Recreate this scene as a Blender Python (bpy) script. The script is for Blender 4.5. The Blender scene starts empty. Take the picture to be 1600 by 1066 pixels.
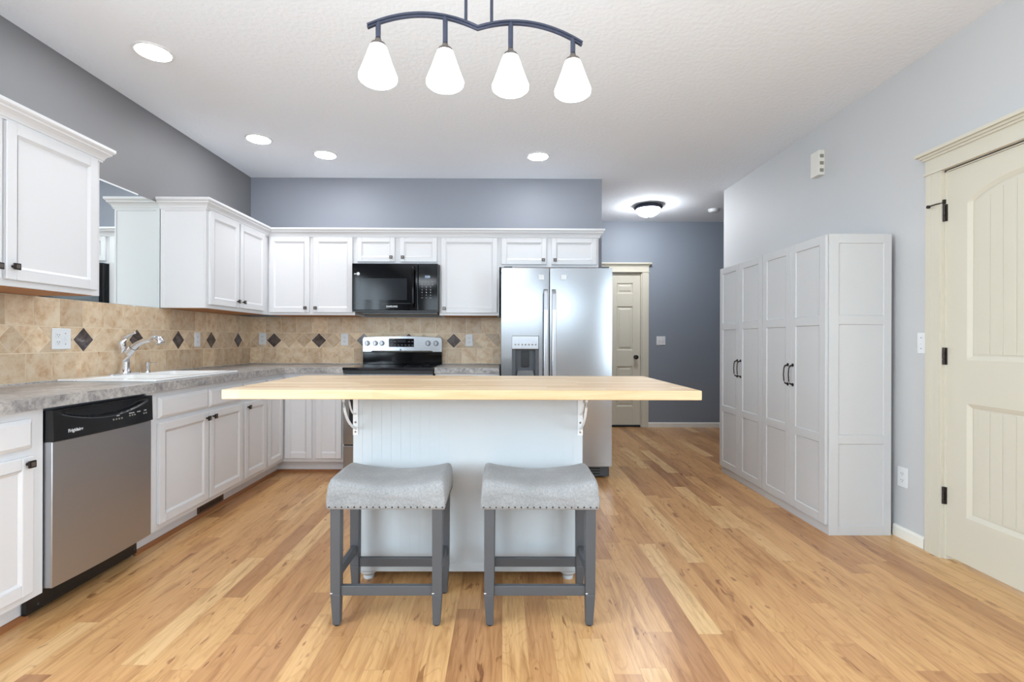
import bpy, bmesh, math, random
from mathutils import Vector, Matrix, noise
random.seed(7)
C = bpy.context.scene
COL = C.collection
PI = math.pi

# ------------------------------------------------------------------ camera, light, exposure
F_PX = 770.0
EYE = 1.145
cam_d = bpy.data.cameras.new('camera')
cam = bpy.data.objects.new('camera', cam_d); COL.objects.link(cam)
cam.location = (0, 0, EYE)
cam.rotation_euler = (PI/2, -0.003, -0.0045)
cam_d.sensor_width = 36; cam_d.lens = F_PX*36/1600
cam_d.shift_x = 0.0066; cam_d.shift_y = 0.0
cam_d.clip_start = 0.02
C.camera = cam
w = bpy.data.worlds.new('sky'); C.world = w; w.use_nodes = True
w.node_tree.nodes['Background'].inputs[0].default_value = (0.80, 0.91, 1.0, 1)
w.node_tree.nodes['Background'].inputs[1].default_value = 1.6
C.view_settings.view_transform = 'Standard'; C.view_settings.look = 'None'
C.view_settings.gamma = 1; C.view_settings.exposure = 0.47
C.view_settings.use_curve_mapping = False
C.cycles.max_bounces = 10; C.cycles.diffuse_bounces = 6

# room dimensions (metres, camera above the origin, looking along +Y)
XL, XR = -2.483, 2.34           # left / right wall
YB, YH, YR = 4.855, 6.57, -4.2  # kitchen back wall, hall wall, rear wall
XE = 0.97                       # where the kitchen back wall ends
YE = 5.22                       # where the right wall ends
H = 2.745
CT = 0.914                      # countertop height

def area(name, loc, rot, sx, sy, e, col=(1, 1, 1)):
    l = bpy.data.lights.new(name, 'AREA'); l.shape = 'RECTANGLE'; l.size = sx; l.size_y = sy
    l.energy = e; l.color = col
    o = bpy.data.objects.new(name, l); o.location = loc; o.rotation_euler = rot; COL.objects.link(o)
    return o
# daylight through the rear window, plus fill through two added side windows
area('daylight_rear', (-0.1, YR-0.16, 2.0), (PI/2, 0, 0), 4.0, 0.66, 46, (0.73, 0.885, 1.0))
area('fill_daylight_left', (XL-0.16, -0.4, 1.45), (PI/2, 0, -PI/2), 2.6, 1.7, 128, (0.73, 0.885, 1.0))  # fill for the right wall and pantry, through the added left window
area('fill_daylight_right', (XR+0.16, -0.4, 1.45), (PI/2, 0, PI/2), 2.6, 1.7, 82, (0.73, 0.885, 1.0))  # fill for the left cabinets, through the added right window

# ------------------------------------------------------------------ helpers
def lin(r, g, b):
    f = lambda c: (c/255/12.92) if c/255 <= 0.04045 else ((c/255+0.055)/1.055)**2.4
    return (f(r), f(g), f(b), 1)
MATS = {}
def mat(name, col, rough=0.5, metal=0.0, emit=None, estr=0.0, bump=None, coat=0.0, spec=None):
    m = bpy.data.materials.new(name); m.use_nodes = True; MATS[name] = m
    nt = m.node_tree; b = nt.nodes['Principled BSDF']
    b.inputs['Base Color'].default_value = col; b.inputs['Roughness'].default_value = rough
    b.inputs['Metallic'].default_value = metal
    if coat: b.inputs['Coat Weight'].default_value = coat; b.inputs['Coat Roughness'].default_value = 0.08
    if spec is not None: b.inputs['Specular IOR Level'].default_value = spec
    if emit: b.inputs['Emission Color'].default_value = emit; b.inputs['Emission Strength'].default_value = estr
    if bump:
        sc, st, dist = bump
        n = node(m, 'ShaderNodeTexNoise', Scale=sc, Detail=5.0); n.noise_dimensions = '3D'
        tc = node(m, 'ShaderNodeTexCoord'); link(m, tc, 'Object', n, 'Vector')
        bp = node(m, 'ShaderNodeBump', Strength=st, Distance=dist)
        link(m, n, 'Fac', bp, 'Height'); link(m, bp, 'Normal', b, 'Normal')
    return m
def node(m, t, **kw):
    n = m.node_tree.nodes.new(t)
    for k, v in kw.items(): n.inputs[k].default_value = v
    return n
def link(m, a, ao, b, bi):
    m.node_tree.links.new(a.outputs[ao], b.inputs[bi])
def bsdf(m): return m.node_tree.nodes['Principled BSDF']
def ramp(m, src, out, stops, interp='LINEAR'):
    r = m.node_tree.nodes.new('ShaderNodeValToRGB'); r.color_ramp.interpolation = interp
    el = r.color_ramp.elements
    while len(el) < len(stops): el.new(0.5)
    for e, (p, c) in zip(el, stops): e.position = p; e.color = c
    link(m, src, out, r, 'Fac'); return r
def math_n(m, op, a, b=None):
    n = m.node_tree.nodes.new('ShaderNodeMath'); n.operation = op
    for i, v in enumerate((a, b)):
        if v is None: continue
        if isinstance(v, (int, float)): n.inputs[i].default_value = v
        else: m.node_tree.links.new(v, n.inputs[i])
    return n.outputs[0]
def mixc(m, fac, a, b, mode='MIX'):
    n = m.node_tree.nodes.new('ShaderNodeMix'); n.data_type = 'RGBA'; n.blend_type = mode
    for s, v in ((n.inputs[0], fac), (n.inputs[6], a), (n.inputs[7], b)):
        if isinstance(v, (int, float, tuple)): s.default_value = v
        else: m.node_tree.links.new(v, s)
    return n.outputs[2]

# ------------------------------------------------------------------ materials
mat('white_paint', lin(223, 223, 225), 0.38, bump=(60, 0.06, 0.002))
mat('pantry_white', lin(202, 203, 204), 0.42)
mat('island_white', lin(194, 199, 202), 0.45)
mat('ceiling', lin(240, 245, 251), 0.9, bump=(38, 0.55, 0.006))
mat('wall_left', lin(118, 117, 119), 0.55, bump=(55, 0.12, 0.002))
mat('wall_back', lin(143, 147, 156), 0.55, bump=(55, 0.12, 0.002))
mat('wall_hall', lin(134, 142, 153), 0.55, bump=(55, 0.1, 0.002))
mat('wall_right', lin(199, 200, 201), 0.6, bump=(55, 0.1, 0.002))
mat('cream', lin(210, 205, 189), 0.42)
mat('trim_white', lin(236, 234, 226), 0.45)
mat('bronze', lin(58, 52, 50), 0.38, 0.75)
mat('knob_face', lin(128, 120, 114), 0.35, 0.8)
mat('lamp_bronze', lin(70, 74, 90), 0.38, 0.6)
mat('black_gloss', lin(6, 6, 9), 0.07, spec=0.2)
mat('screen_grey', lin(26, 29, 34), 0.12, spec=0.25)
mat('black_plastic', lin(20, 21, 24), 0.32)
mat('black_glass', lin(22, 24, 30), 0.05)
mat('dark_grey', lin(70, 73, 78), 0.4)
mat('display', lin(30, 50, 78), 0.3, emit=lin(120, 150, 190), estr=0.2)
mat('print_white', lin(220, 222, 226), 0.5)
mat('chrome', lin(225, 226, 230), 0.08, 1.0)
mat('porcelain', lin(230, 230, 229), 0.12, coat=0.4)
mat('plate_white', lin(226, 228, 230), 0.35)
mat('slot_dark', lin(70, 70, 72), 0.6)
mat('mirror', (0.86, 0.9, 0.89, 1), 0.01, 1.0)
mat('rubber', lin(25, 25, 26), 0.7)
mat('wood_raw', lin(178, 120, 72), 0.6)
mat('shoe_wood', lin(150, 98, 60), 0.5)
mat('vent_brown', lin(92, 68, 50), 0.45, 0.3)
mat('stool_grey', lin(84, 86, 90), 0.42, 0.25, bump=(90, 0.12, 0.001))
mat('chip_white', lin(225, 225, 222), 0.6)
mat('chime_beige', lin(228, 225, 216), 0.5)
mat('grille_grey', lin(140, 140, 132), 0.6)
mat('handle_steel', lin(178, 180, 185), 0.22, 1.0)
mat('stove_knob', lin(120, 121, 124), 0.25, 1.0)
mat('shade_glass', (1, 1, 1, 1), 0.4, emit=(0.90, 0.95, 1, 1), estr=9.0)
mat('dome_glass', (1, 1, 1, 1), 0.4, emit=(0.93, 0.96, 1, 1), estr=72.0)
mat('can_lens', (1, 1, 1, 1), 0.5, emit=(0.95, 0.97, 1, 1), estr=66.0)
mat('fill_bowl_glass', (1, 1, 1, 1), 0.5, emit=(0.82, 0.91, 1, 1), estr=11.0)  # glow of the added fill lamps
mat('window_white', lin(240, 240, 240), 0.5)

def steel_mat(name, col, rough, amp=0.12):
    m = mat(name, col, rough, 1.0)
    tc = node(m, 'ShaderNodeTexCoord'); mp = node(m, 'ShaderNodeMapping'); mp.inputs['Scale'].default_value = (3, 3, 260)
    link(m, tc, 'Object', mp, 'Vector')
    n = node(m, 'ShaderNodeTexNoise', Scale=1.0, Detail=3.0); link(m, mp, 'Vector', n, 'Vector')
    r = ramp(m, n, 'Fac', [(0, (rough*(1-amp),)*3+(1,)), (1, (rough*(1+amp),)*3+(1,))])
    link(m, r, 'Color', bsdf(m), 'Roughness')
    return m
steel_mat('steel', lin(158, 160, 163), 0.2, 0.03)
steel_mat('dw_steel', lin(188, 190, 194), 0.42, 0.04)

def floor_mat():
    m = mat('floor_wood', (1, 1, 1, 1), 0.3)
    tc = node(m, 'ShaderNodeTexCoord'); sp = node(m, 'ShaderNodeSeparateXYZ'); link(m, tc, 'Object', sp, 'Vector')
    X, Y = sp.outputs[0], sp.outputs[1]
    W_, L_ = 0.096, 0.86
    rx = math_n(m, 'DIVIDE', X, W_); row = math_n(m, 'FLOOR', rx)
    wn = node(m, 'ShaderNodeTexWhiteNoise'); wn.noise_dimensions = '1D'
    m.node_tree.links.new(row, wn.inputs['W'])
    ry = math_n(m, 'ADD', math_n(m, 'DIVIDE', Y, L_), math_n(m, 'MULTIPLY', wn.outputs['Value'], 7.3))
    colf = math_n(m, 'FLOOR', ry)
    cb = node(m, 'ShaderNodeCombineXYZ'); m.node_tree.links.new(row, cb.inputs[0]); m.node_tree.links.new(colf, cb.inputs[1])
    w2 = node(m, 'ShaderNodeTexWhiteNoise'); w2.noise_dimensions = '3D'; link(m, cb, 'Vector', w2, 'Vector')
    tone = ramp(m, w2, 'Value', [(0.0, lin(176, 128, 86)), (0.18, lin(192, 143, 95)), (0.45, lin(206, 158, 106)),
                                 (0.75, lin(214, 168, 114)), (1.0, lin(226, 188, 136))])
    # grain: stretched along the plank, shifted plank by plank
    off = node(m, 'ShaderNodeVectorMath'); off.operation = 'MULTIPLY_ADD'
    link(m, w2, 'Color', off, 0); off.inputs[1].default_value = (9, 9, 9); link(m, tc, 'Object', off, 2)
    mp = node(m, 'ShaderNodeMapping'); mp.inputs['Scale'].default_value = (16, 1.6, 1); link(m, off, 'Vector', mp, 'Vector')
    g1 = node(m, 'ShaderNodeTexNoise', Scale=1.0, Detail=6.0, Roughness=0.6, Distortion=1.6); link(m, mp, 'Vector', g1, 'Vector')
    r1 = ramp(m, g1, 'Fac', [(0.30, (0.64, 0.55, 0.47, 1)), (0.47, (0.94, 0.92, 0.89, 1)), (0.60, (1, 1, 1, 1)), (0.8, (1.0, 1.0, 1.0, 1))])
    mp2 = node(m, 'ShaderNodeMapping'); mp2.inputs['Scale'].default_value = (90, 5, 1); link(m, off, 'Vector', mp2, 'Vector')
    g2 = node(m, 'ShaderNodeTexNoise', Scale=1.0, Detail=4.0, Distortion=0.8); link(m, mp2, 'Vector', g2, 'Vector')
    r2 = ramp(m, g2, 'Fac', [(0.3, (0.86, 0.82, 0.78, 1)), (0.6, (1, 1, 1, 1))])
    mp3 = node(m, 'ShaderNodeMapping'); mp3.inputs['Scale'].default_value = (26, 6.5, 1); link(m, off, 'Vector', mp3, 'Vector')
    g3 = node(m, 'ShaderNodeTexNoise', Scale=1.0, Detail=3.0, Distortion=0.5); link(m, mp3, 'Vector', g3, 'Vector')
    r3 = ramp(m, g3, 'Fac', [(0.30, (0.42, 0.30, 0.24, 1)), (0.345, (1, 1, 1, 1))])
    # cathedral rings
    wv = node(m, 'ShaderNodeTexNoise', Scale=1.0, Detail=1.0, Distortion=0.3)
    mp4 = node(m, 'ShaderNodeMapping'); mp4.inputs['Scale'].default_value = (9, 1.5, 1); link(m, off, 'Vector', mp4, 'Vector'); link(m, mp4, 'Vector', wv, 'Vector')
    ringf = math_n(m, 'FRACT', math_n(m, 'MULTIPLY', wv.outputs['Fac'], 15.0))
    ringd = math_n(m, 'ABSOLUTE', math_n(m, 'SUBTRACT', ringf, 0.5))
    rn = m.node_tree.nodes.new('ShaderNodeValToRGB'); m.node_tree.links.new(ringd, rn.inputs[0])
    rn.color_ramp.elements[0].position = 0.0; rn.color_ramp.elements[0].color = (0.84, 0.79, 0.73, 1)
    rn.color_ramp.elements[1].position = 0.13; rn.color_ramp.elements[1].color = (1, 1, 1, 1)
    c = mixc(m, 1.0, tone.outputs[0], r1.outputs[0], 'MULTIPLY')
    c = mixc(m, 1.0, c, r2.outputs[0], 'MULTIPLY')
    c = mixc(m, 0.75, c, rn.outputs[0], 'MULTIPLY')
    c = mixc(m, 0.8, c, r3.outputs[0], 'MULTIPLY')
    # joints
    fx = math_n(m, 'FRACT', rx); fx = math_n(m, 'MINIMUM', fx, math_n(m, 'SUBTRACT', 1.0, fx))
    fy = math_n(m, 'FRACT', ry); fy = math_n(m, 'MINIMUM', fy, math_n(m, 'SUBTRACT', 1.0, fy))
    jx = math_n(m, 'LESS_THAN', fx, 0.009); jy = math_n(m, 'LESS_THAN', fy, 0.0012)
    j = math_n(m, 'MAXIMUM', jx, jy)
    c = mixc(m, math_n(m, 'MULTIPLY', j, 0.35), c, lin(140, 95, 62))
    m.node_tree.links.new(c, bsdf(m).inputs['Base Color'])
    rr = ramp(m, g1, 'Fac', [(0, (0.34,)*3+(1,)), (1, (0.25,)*3+(1,))]); link(m, rr, 'Color', bsdf(m), 'Roughness')
floor_mat()

def butcher_mat(name='butcher'):
    m = mat(name, (1, 1, 1, 1), 0.42)
    tc = node(m, 'ShaderNodeTexCoord'); sp = node(m, 'ShaderNodeSeparateXYZ'); link(m, tc, 'Object', sp, 'Vector')
    ry = math_n(m, 'DIVIDE', sp.outputs[1], 0.041); row = math_n(m, 'FLOOR', ry)
    wn = node(m, 'ShaderNodeTexWhiteNoise'); wn.noise_dimensions = '1D'; m.node_tree.links.new(row, wn.inputs['W'])
    rx = math_n(m, 'ADD', math_n(m, 'DIVIDE', sp.outputs[0], 0.52), math_n(m, 'MULTIPLY', wn.outputs['Value'], 5.7))
    cb = node(m, 'ShaderNodeCombineXYZ'); m.node_tree.links.new(row, cb.inputs[0]); m.node_tree.links.new(math_n(m, 'FLOOR', rx), cb.inputs[1])
    w2 = node(m, 'ShaderNodeTexWhiteNoise'); w2.noise_dimensions = '3D'; link(m, cb, 'Vector', w2, 'Vector')
    tone = ramp(m, w2, 'Value', [(0, lin(198, 164, 124)), (0.4, lin(209, 181, 143)), (0.75, lin(217, 193, 159)), (1, lin(225, 205, 176))])
    mp = node(m, 'ShaderNodeMapping'); mp.inputs['Scale'].default_value = (3, 40, 40); link(m, tc, 'Object', mp, 'Vector')
    g = node(m, 'ShaderNodeTexNoise', Scale=1.0, Detail=5.0, Distortion=0.8); link(m, mp, 'Vector', g, 'Vector')
    r = ramp(m, g, 'Fac', [(0.3, (0.84, 0.78, 0.70, 1)), (0.6, (1, 1, 1, 1))])
    c = mixc(m, 1.0, tone.outputs[0], r.outputs[0], 'MULTIPLY')
    m.node_tree.links.new(c, bsdf(m).inputs['Base Color'])
butcher_mat()

def laminate():
    m = mat('laminate', (1, 1, 1, 1), 0.32)
    tc = node(m, 'ShaderNodeTexCoord')
    n = node(m, 'ShaderNodeTexNoise', Scale=5.0, Detail=9.0, Roughness=0.68, Distortion=0.9); link(m, tc, 'Object', n, 'Vector')
    r = ramp(m, n, 'Fac', [(0.33, lin(128, 126, 127)), (0.45, lin(166, 163, 161)), (0.56, lin(188, 184, 180)), (0.70, lin(206, 201, 194))])
    n2 = node(m, 'ShaderNodeTexNoise', Scale=42.0, Detail=4.0, Roughness=0.7); link(m, tc, 'Object', n2, 'Vector')
    r2 = ramp(m, n2, 'Fac', [(0.40, (0.58, 0.57, 0.59, 1)), (0.55, (1, 1, 1, 1))])
    c = mixc(m, 0.8, r.outputs[0], r2.outputs[0], 'MULTIPLY')
    m.node_tree.links.new(c, bsdf(m).inputs['Base Color'])
laminate()

def tile_mats():
    m = mat('travertine', (1, 1, 1, 1), 0.42)
    at = node(m, 'ShaderNodeAttribute'); at.attribute_name = 'tint'
    tc = node(m, 'ShaderNodeTexCoord')
    off = node(m, 'ShaderNodeVectorMath'); off.operation = 'MULTIPLY_ADD'
    link(m, at, 'Color', off, 0); off.inputs[1].default_value = (13, 17, 11); link(m, tc, 'Object', off, 2)
    n = node(m, 'ShaderNodeTexNoise', Scale=15.0, Detail=9.0, Roughness=0.68, Distortion=0.25); link(m, off, 'Vector', n, 'Vector')
    r = ramp(m, n, 'Fac', [(0.28, lin(176, 136, 102)), (0.36, lin(204, 170, 134)), (0.48, lin(220, 194, 162)), (0.58, lin(228, 207, 178)), (0.75, lin(232, 218, 198))])
    sp = node(m, 'ShaderNodeSeparateColor'); link(m, at, 'Color', sp, 'Color')
    tr = m.node_tree.nodes.new('ShaderNodeValToRGB'); m.node_tree.links.new(sp.outputs[0], tr.inputs[0])
    tr.color_ramp.elements[0].color = (0.74, 0.71, 0.69, 1); tr.color_ramp.elements[1].color = (1.06, 1.06, 1.05, 1)
    c = mixc(m, 1.0, r.outputs[0], tr.outputs[0], 'MULTIPLY')
    m.node_tree.links.new(c, bsdf(m).inputs['Base Color'])
    bp = node(m, 'ShaderNodeBump', Strength=0.15, Distance=0.002); link(m, n, 'Fac', bp, 'Height'); link(m, bp, 'Normal', bsdf(m), 'Normal')
    mat('grout', lin(226, 210, 186), 0.9)
    d = mat('dark_marble', (1, 1, 1, 1), 0.14)
    tc = node(d, 'ShaderNodeTexCoord')
    n = node(d, 'ShaderNodeTexNoise', Scale=9.0, Detail=8.0, Roughness=0.7, Distortion=2.5); link(d, tc, 'Object', n, 'Vector')
    r = ramp(d, n, 'Fac', [(0.40, lin(58, 48, 46)), (0.52, lin(84, 72, 68)), (0.60, lin(104, 92, 88)), (0.64, lin(66, 54, 50))])
    link(d, r, 'Color', bsdf(d), 'Base Color')
tile_mats()

def fabric():
    m = mat('fabric', (1, 1, 1, 1), 0.95)
    tc = node(m, 'ShaderNodeTexCoord')
    n = node(m, 'ShaderNodeTexNoise', Scale=7.0, Detail=6.0); link(m, tc, 'Object', n, 'Vector')
    mp = node(m, 'ShaderNodeMapping'); mp.inputs['Scale'].default_value = (120, 420, 120); link(m, tc, 'Object', mp, 'Vector')
    n2 = node(m, 'ShaderNodeTexNoise', Scale=1.0, Detail=2.0); link(m, mp, 'Vector', n2, 'Vector')
    mp3 = node(m, 'ShaderNodeMapping'); mp3.inputs['Scale'].default_value = (420, 90, 90); link(m, tc, 'Object', mp3, 'Vector')
    n3 = node(m, 'ShaderNodeTexNoise', Scale=1.0, Detail=2.0); link(m, mp3, 'Vector', n3, 'Vector')
    r = ramp(m, n, 'Fac', [(0.3, lin(132, 132, 132)), (0.7, lin(152, 152, 152))])
    r2 = ramp(m, n2, 'Fac', [(0.3, (0.84, 0.84, 0.84, 1)), (0.7, (1.08, 1.08, 1.08, 1))])
    r3 = ramp(m, n3, 'Fac', [(0.3, (0.84, 0.84, 0.84, 1)), (0.7, (1.08, 1.08, 1.08, 1))])
    c = mixc(m, 1.0, r.outputs[0], r2.outputs[0], 'MULTIPLY'); c = mixc(m, 1.0, c, r3.outputs[0], 'MULTIPLY')
    m.node_tree.links.new(c, bsdf(m).inputs['Base Color'])
    bsdf(m).inputs['Sheen Weight'].default_value = 0.2
    bp = node(m, 'ShaderNodeBump', Strength=0.25, Distance=0.001); link(m, n2, 'Fac', bp, 'Height'); link(m, bp, 'Normal', bsdf(m), 'Normal')
fabric()

# ------------------------------------------------------------------ mesh builder
WO = {}     # world origin of every object (used to bake parent offsets)
class Fr:
    def __init__(s, o=(0, 0, 0), u=(1, 0, 0), n=(0, 1, 0)):
        s.o = Vector(o); s.u = Vector(u); s.n = Vector(n)
    def __call__(s, u, n, z): return s.o + s.u*u + s.n*n + Vector((0, 0, z))
W0 = Fr()
def FS(y): return Fr((0, y, 0), (1, 0, 0), (0, -1, 0))     # front faces the camera, u = X
def FE(x): return Fr((x, 0, 0), (0, 1, 0), (1, 0, 0))      # front faces +X, u = Y
def FW(x): return Fr((x, 0, 0), (0, 1, 0), (-1, 0, 0))     # front faces -X, u = Y

class MB:
    def __init__(s, fr=W0): s.fr = fr; s.v = []; s.f = []; s.mi = []; s.cur = 0; s.tint = {}; s.curtint = None
    def P(s, u, n, z): s.v.append(s.fr(u, n, z)); return len(s.v)-1
    def face(s, idx):
        s.f.append(tuple(idx)); s.mi.append(s.cur)
        if s.curtint: s.tint[len(s.f)-1] = s.curtint
    def box(s, u0, u1, n0, n1, z0, z1):
        p = [s.P(u, n, z) for u in (u0, u1) for n in (n0, n1) for z in (z0, z1)]
        for q in ((0, 1, 3, 2), (4, 6, 7, 5), (0, 4, 5, 1), (2, 3, 7, 6), (0, 2, 6, 4), (1, 5, 7, 3)): s.face([p[i] for i in q])
        return s
    def taper(s, c0, h0, z0, c1, h1, z1):
        p = []
        for (c, h, z) in ((c0, h0, z0), (c1, h1, z1)):
            for (a, b) in ((-1, -1), (1, -1), (1, 1), (-1, 1)): p.append(s.P(c[0]+a*h[0], c[1]+b*h[1], z))
        s.face(p[3::-1]); s.face(p[4:])
        for i in range(4): j = (i+1) % 4; s.face((p[i], p[j], p[4+j], p[4+i]))
        return s
    def prism(s, pts, n0, n1):      # polygon in (u,z) extruded along n
        a = [s.P(u, n0, z) for u, z in pts]; b = [s.P(u, n1, z) for u, z in pts]
        s.face(a); s.face(b[::-1])
        for i in range(len(pts)): j = (i+1) % len(pts); s.face((a[i], a[j], b[j], b[i]))
        return s
    def plan(s, pts, z0, z1):       # polygon in (u,n) extruded along z
        a = [s.P(u, n, z0) for u, n in pts]; b = [s.P(u, n, z1) for u, n in pts]
        s.face(a); s.face(b[::-1])
        for i in range(len(pts)): j = (i+1) % len(pts); s.face((a[i], a[j], b[j], b[i]))
        return s
    def ring(s, u0, u1, z0, z1, n0, w, n1):   # sloping moulding from the rectangle at n0 to the inset rectangle at n1
        a = [s.P(u0, n0, z0), s.P(u1, n0, z0), s.P(u1, n0, z1), s.P(u0, n0, z1)]
        b = [s.P(u0+w, n1, z0+w), s.P(u1-w, n1, z0+w), s.P(u1-w, n1, z1-w), s.P(u0+w, n1, z1-w)]
        for i in range(4): j = (i+1) % 4; s.face((a[i], a[j], b[j], b[i]))
        return b
    def door(s, u0, u1, z0, z1, nb, nf, cols, rows, dep=0.008, mw=0.009, raised=0.0):
        """slab with recessed panels: cols / rows are lists of (start, end)"""
        s.box(u0, u1, nb, nf-dep, z0, z1)
        e = [u0]+[c for cc in cols for c in cc]+[u1]
        for i in range(0, len(e), 2): s.box(e[i], e[i+1], nf-dep, nf, z0, z1)
        for (a, b) in cols:
            r = [z0]+[c for cc in rows for c in cc]+[z1]
            for i in range(0, len(r), 2): s.box(a, b, nf-dep, nf, r[i], r[i+1])
            for (c, d) in rows:
                s.ring(a, b, c, d, nf, mw, nf-dep+0.0005)
                if raised:
                    g = mw+0.012
                    t = s.ring(a+g, b-g, c+g, d-g, nf-dep, 0.018, nf-dep+raised); s.face(t)
        return s
    def cyl(s, c, r, n_or_z0, z1, axis='z', seg=24, r1=None):
        r1 = r if r1 is None else r1
        A, B = [], []
        for k in range(seg):
            a = 2*PI*k/seg; ca, sa = math.cos(a), math.sin(a)
            if axis == 'z':
                A.append(s.P(c[0]+r*ca, c[1]+r*sa, n_or_z0)); B.append(s.P(c[0]+r1*ca, c[1]+r1*sa, z1))
            elif axis == 'n':
                A.append(s.P(c[0]+r*ca, n_or_z0, c[1]+r*sa)); B.append(s.P(c[0]+r1*ca, z1, c[1]+r1*sa))
            else:
                A.append(s.P(n_or_z0, c[0]+r*ca, c[1]+r*sa)); B.append(s.P(z1, c[0]+r1*ca, c[1]+r1*sa))
        s.face(A[::-1]); s.face(B)
        for k in range(seg): j = (k+1) % seg; s.face((A[k], A[j], B[j], B[k]))
        return s
    def lathe(s, c, prof, seg=32, cap0=True, cap1=True):
        rings = [[s.P(c[0]+r*math.cos(2*PI*k/seg), c[1]+r*math.sin(2*PI*k/seg), z) for k in range(seg)] for r, z in prof]
        for a, b in zip(rings, rings[1:]):
            for k in range(seg): j = (k+1) % seg; s.face((a[k], a[j], b[j], b[k]))
        if cap0: s.face(rings[0][::-1])
        if cap1: s.face(rings[-1])
        return s
    def tube(s, pts, rad, seg=12, sq=None):
        """pts in frame coordinates; rad number or list; sq=(half width across, half height) makes a flat bar"""
        P3 = [Vector(p) for p in pts]; rings = []
        up0 = Vector((0, 0, 1))
        for i, p in enumerate(P3):
            t = (P3[min(i+1, len(P3)-1)]-P3[max(i-1, 0)]).normalized()
            ref = up0 if abs(t.dot(up0)) < 0.95 else Vector((0, 1, 0))
            a = t.cross(ref).normalized(); b = a.cross(t).normalized()
            r = rad[i] if isinstance(rad, (list, tuple)) else rad
            if sq: rings.append([s.P(*(p+a*x*sq[0]+b*y*sq[1])) for x, y in ((-1, -1), (1, -1), (1, 1), (-1, 1))])
            else: rings.append([s.P(*(p+a*r*math.cos(2*PI*k/seg)+b*r*math.sin(2*PI*k/seg))) for k in range(seg)])
        n = len(rings[0])
        for A, B in zip(rings, rings[1:]):
            for k in range(n): j = (k+1) % n; s.face((A[k], A[j], B[j], B[k]))
        s.face(rings[0][::-1]); s.face(rings[-1])
        return s
    def sweep(s, path, prof, cap=True):
        """mitred sweep: path of (u,n) points, outside on the right-hand side; prof list of (out, z), closed"""
        pv = [Vector(p) for p in path]; cols = []
        for i, p in enumerate(pv):
            nr = []
            if i > 0: d = (p-pv[i-1]).normalized(); nr.append(Vector((d.y, -d.x)))
            if i < len(pv)-1: d = (pv[i+1]-p).normalized(); nr.append(Vector((d.y, -d.x)))
            if len(nr) == 2: m = (nr[0]+nr[1]); m = m/(1+nr[0].dot(nr[1]))
            else: m = nr[0]
            cols.append([s.P(p.x+m.x*o, p.y+m.y*o, z) for o, z in prof])
        n = len(prof)
        for A, B in zip(cols, cols[1:]):
            for k in range(n): j = (k+1) % n; s.face((A[k], A[j], B[j], B[k]))
        if cap: s.face(cols[0][::-1]); s.face(cols[-1])
        return s
    def build(s, name, m, parent=None, bevel=0.0, smooth=False, origin=None, seg=2, merge=False):
        vs = s.v
        lo = Vector((min(v.x for v in vs), min(v.y for v in vs), min(v.z for v in vs)))
        hi = Vector((max(v.x for v in vs), max(v.y for v in vs), max(v.z for v in vs)))
        o = Vector(origin) if origin else Vector(((lo.x+hi.x)/2, (lo.y+hi.y)/2, lo.z))
        me = bpy.data.meshes.new(name)
        me.from_pydata([v-o for v in vs], [], s.f)
        for i, p in enumerate(me.polygons): p.material_index = s.mi[i]
        if s.tint:
            at = me.color_attributes.new('tint', 'FLOAT_COLOR', 'CORNER')
            for i, p in enumerate(me.polygons):
                c = s.tint.get(i, (0.5, 0.5, 0.5))
                for li in p.loop_indices: at.data[li].color = (c[0], c[1], c[2], 1)
        bm = bmesh.new(); bm.from_mesh(me)
        if merge: bmesh.ops.remove_doubles(bm, verts=bm.verts, dist=1e-5)
        bmesh.ops.recalc_face_normals(bm, faces=bm.faces); bm.to_mesh(me); bm.free()
        for mm in (m if isinstance(m, (list, tuple)) else [m]): me.materials.append(MATS[mm])
        ob = bpy.data.objects.new(name, me); COL.objects.link(ob)
        if smooth:
            for p in me.polygons: p.use_smooth = True
            if smooth != 'all':
                me.set_sharp_from_angle(angle=math.radians(40))
        if bevel:
            md = ob.modifiers.new('bevel', 'BEVEL'); md.width = bevel; md.segments = seg; md.limit_method = 'ANGLE'; md.angle_limit = math.radians(50)
            md.harden_normals = False
        WO[ob.name] = o
        if parent: ob.parent = parent; ob.location = o-WO[parent.name]
        else: ob.location = o
        return ob

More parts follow.
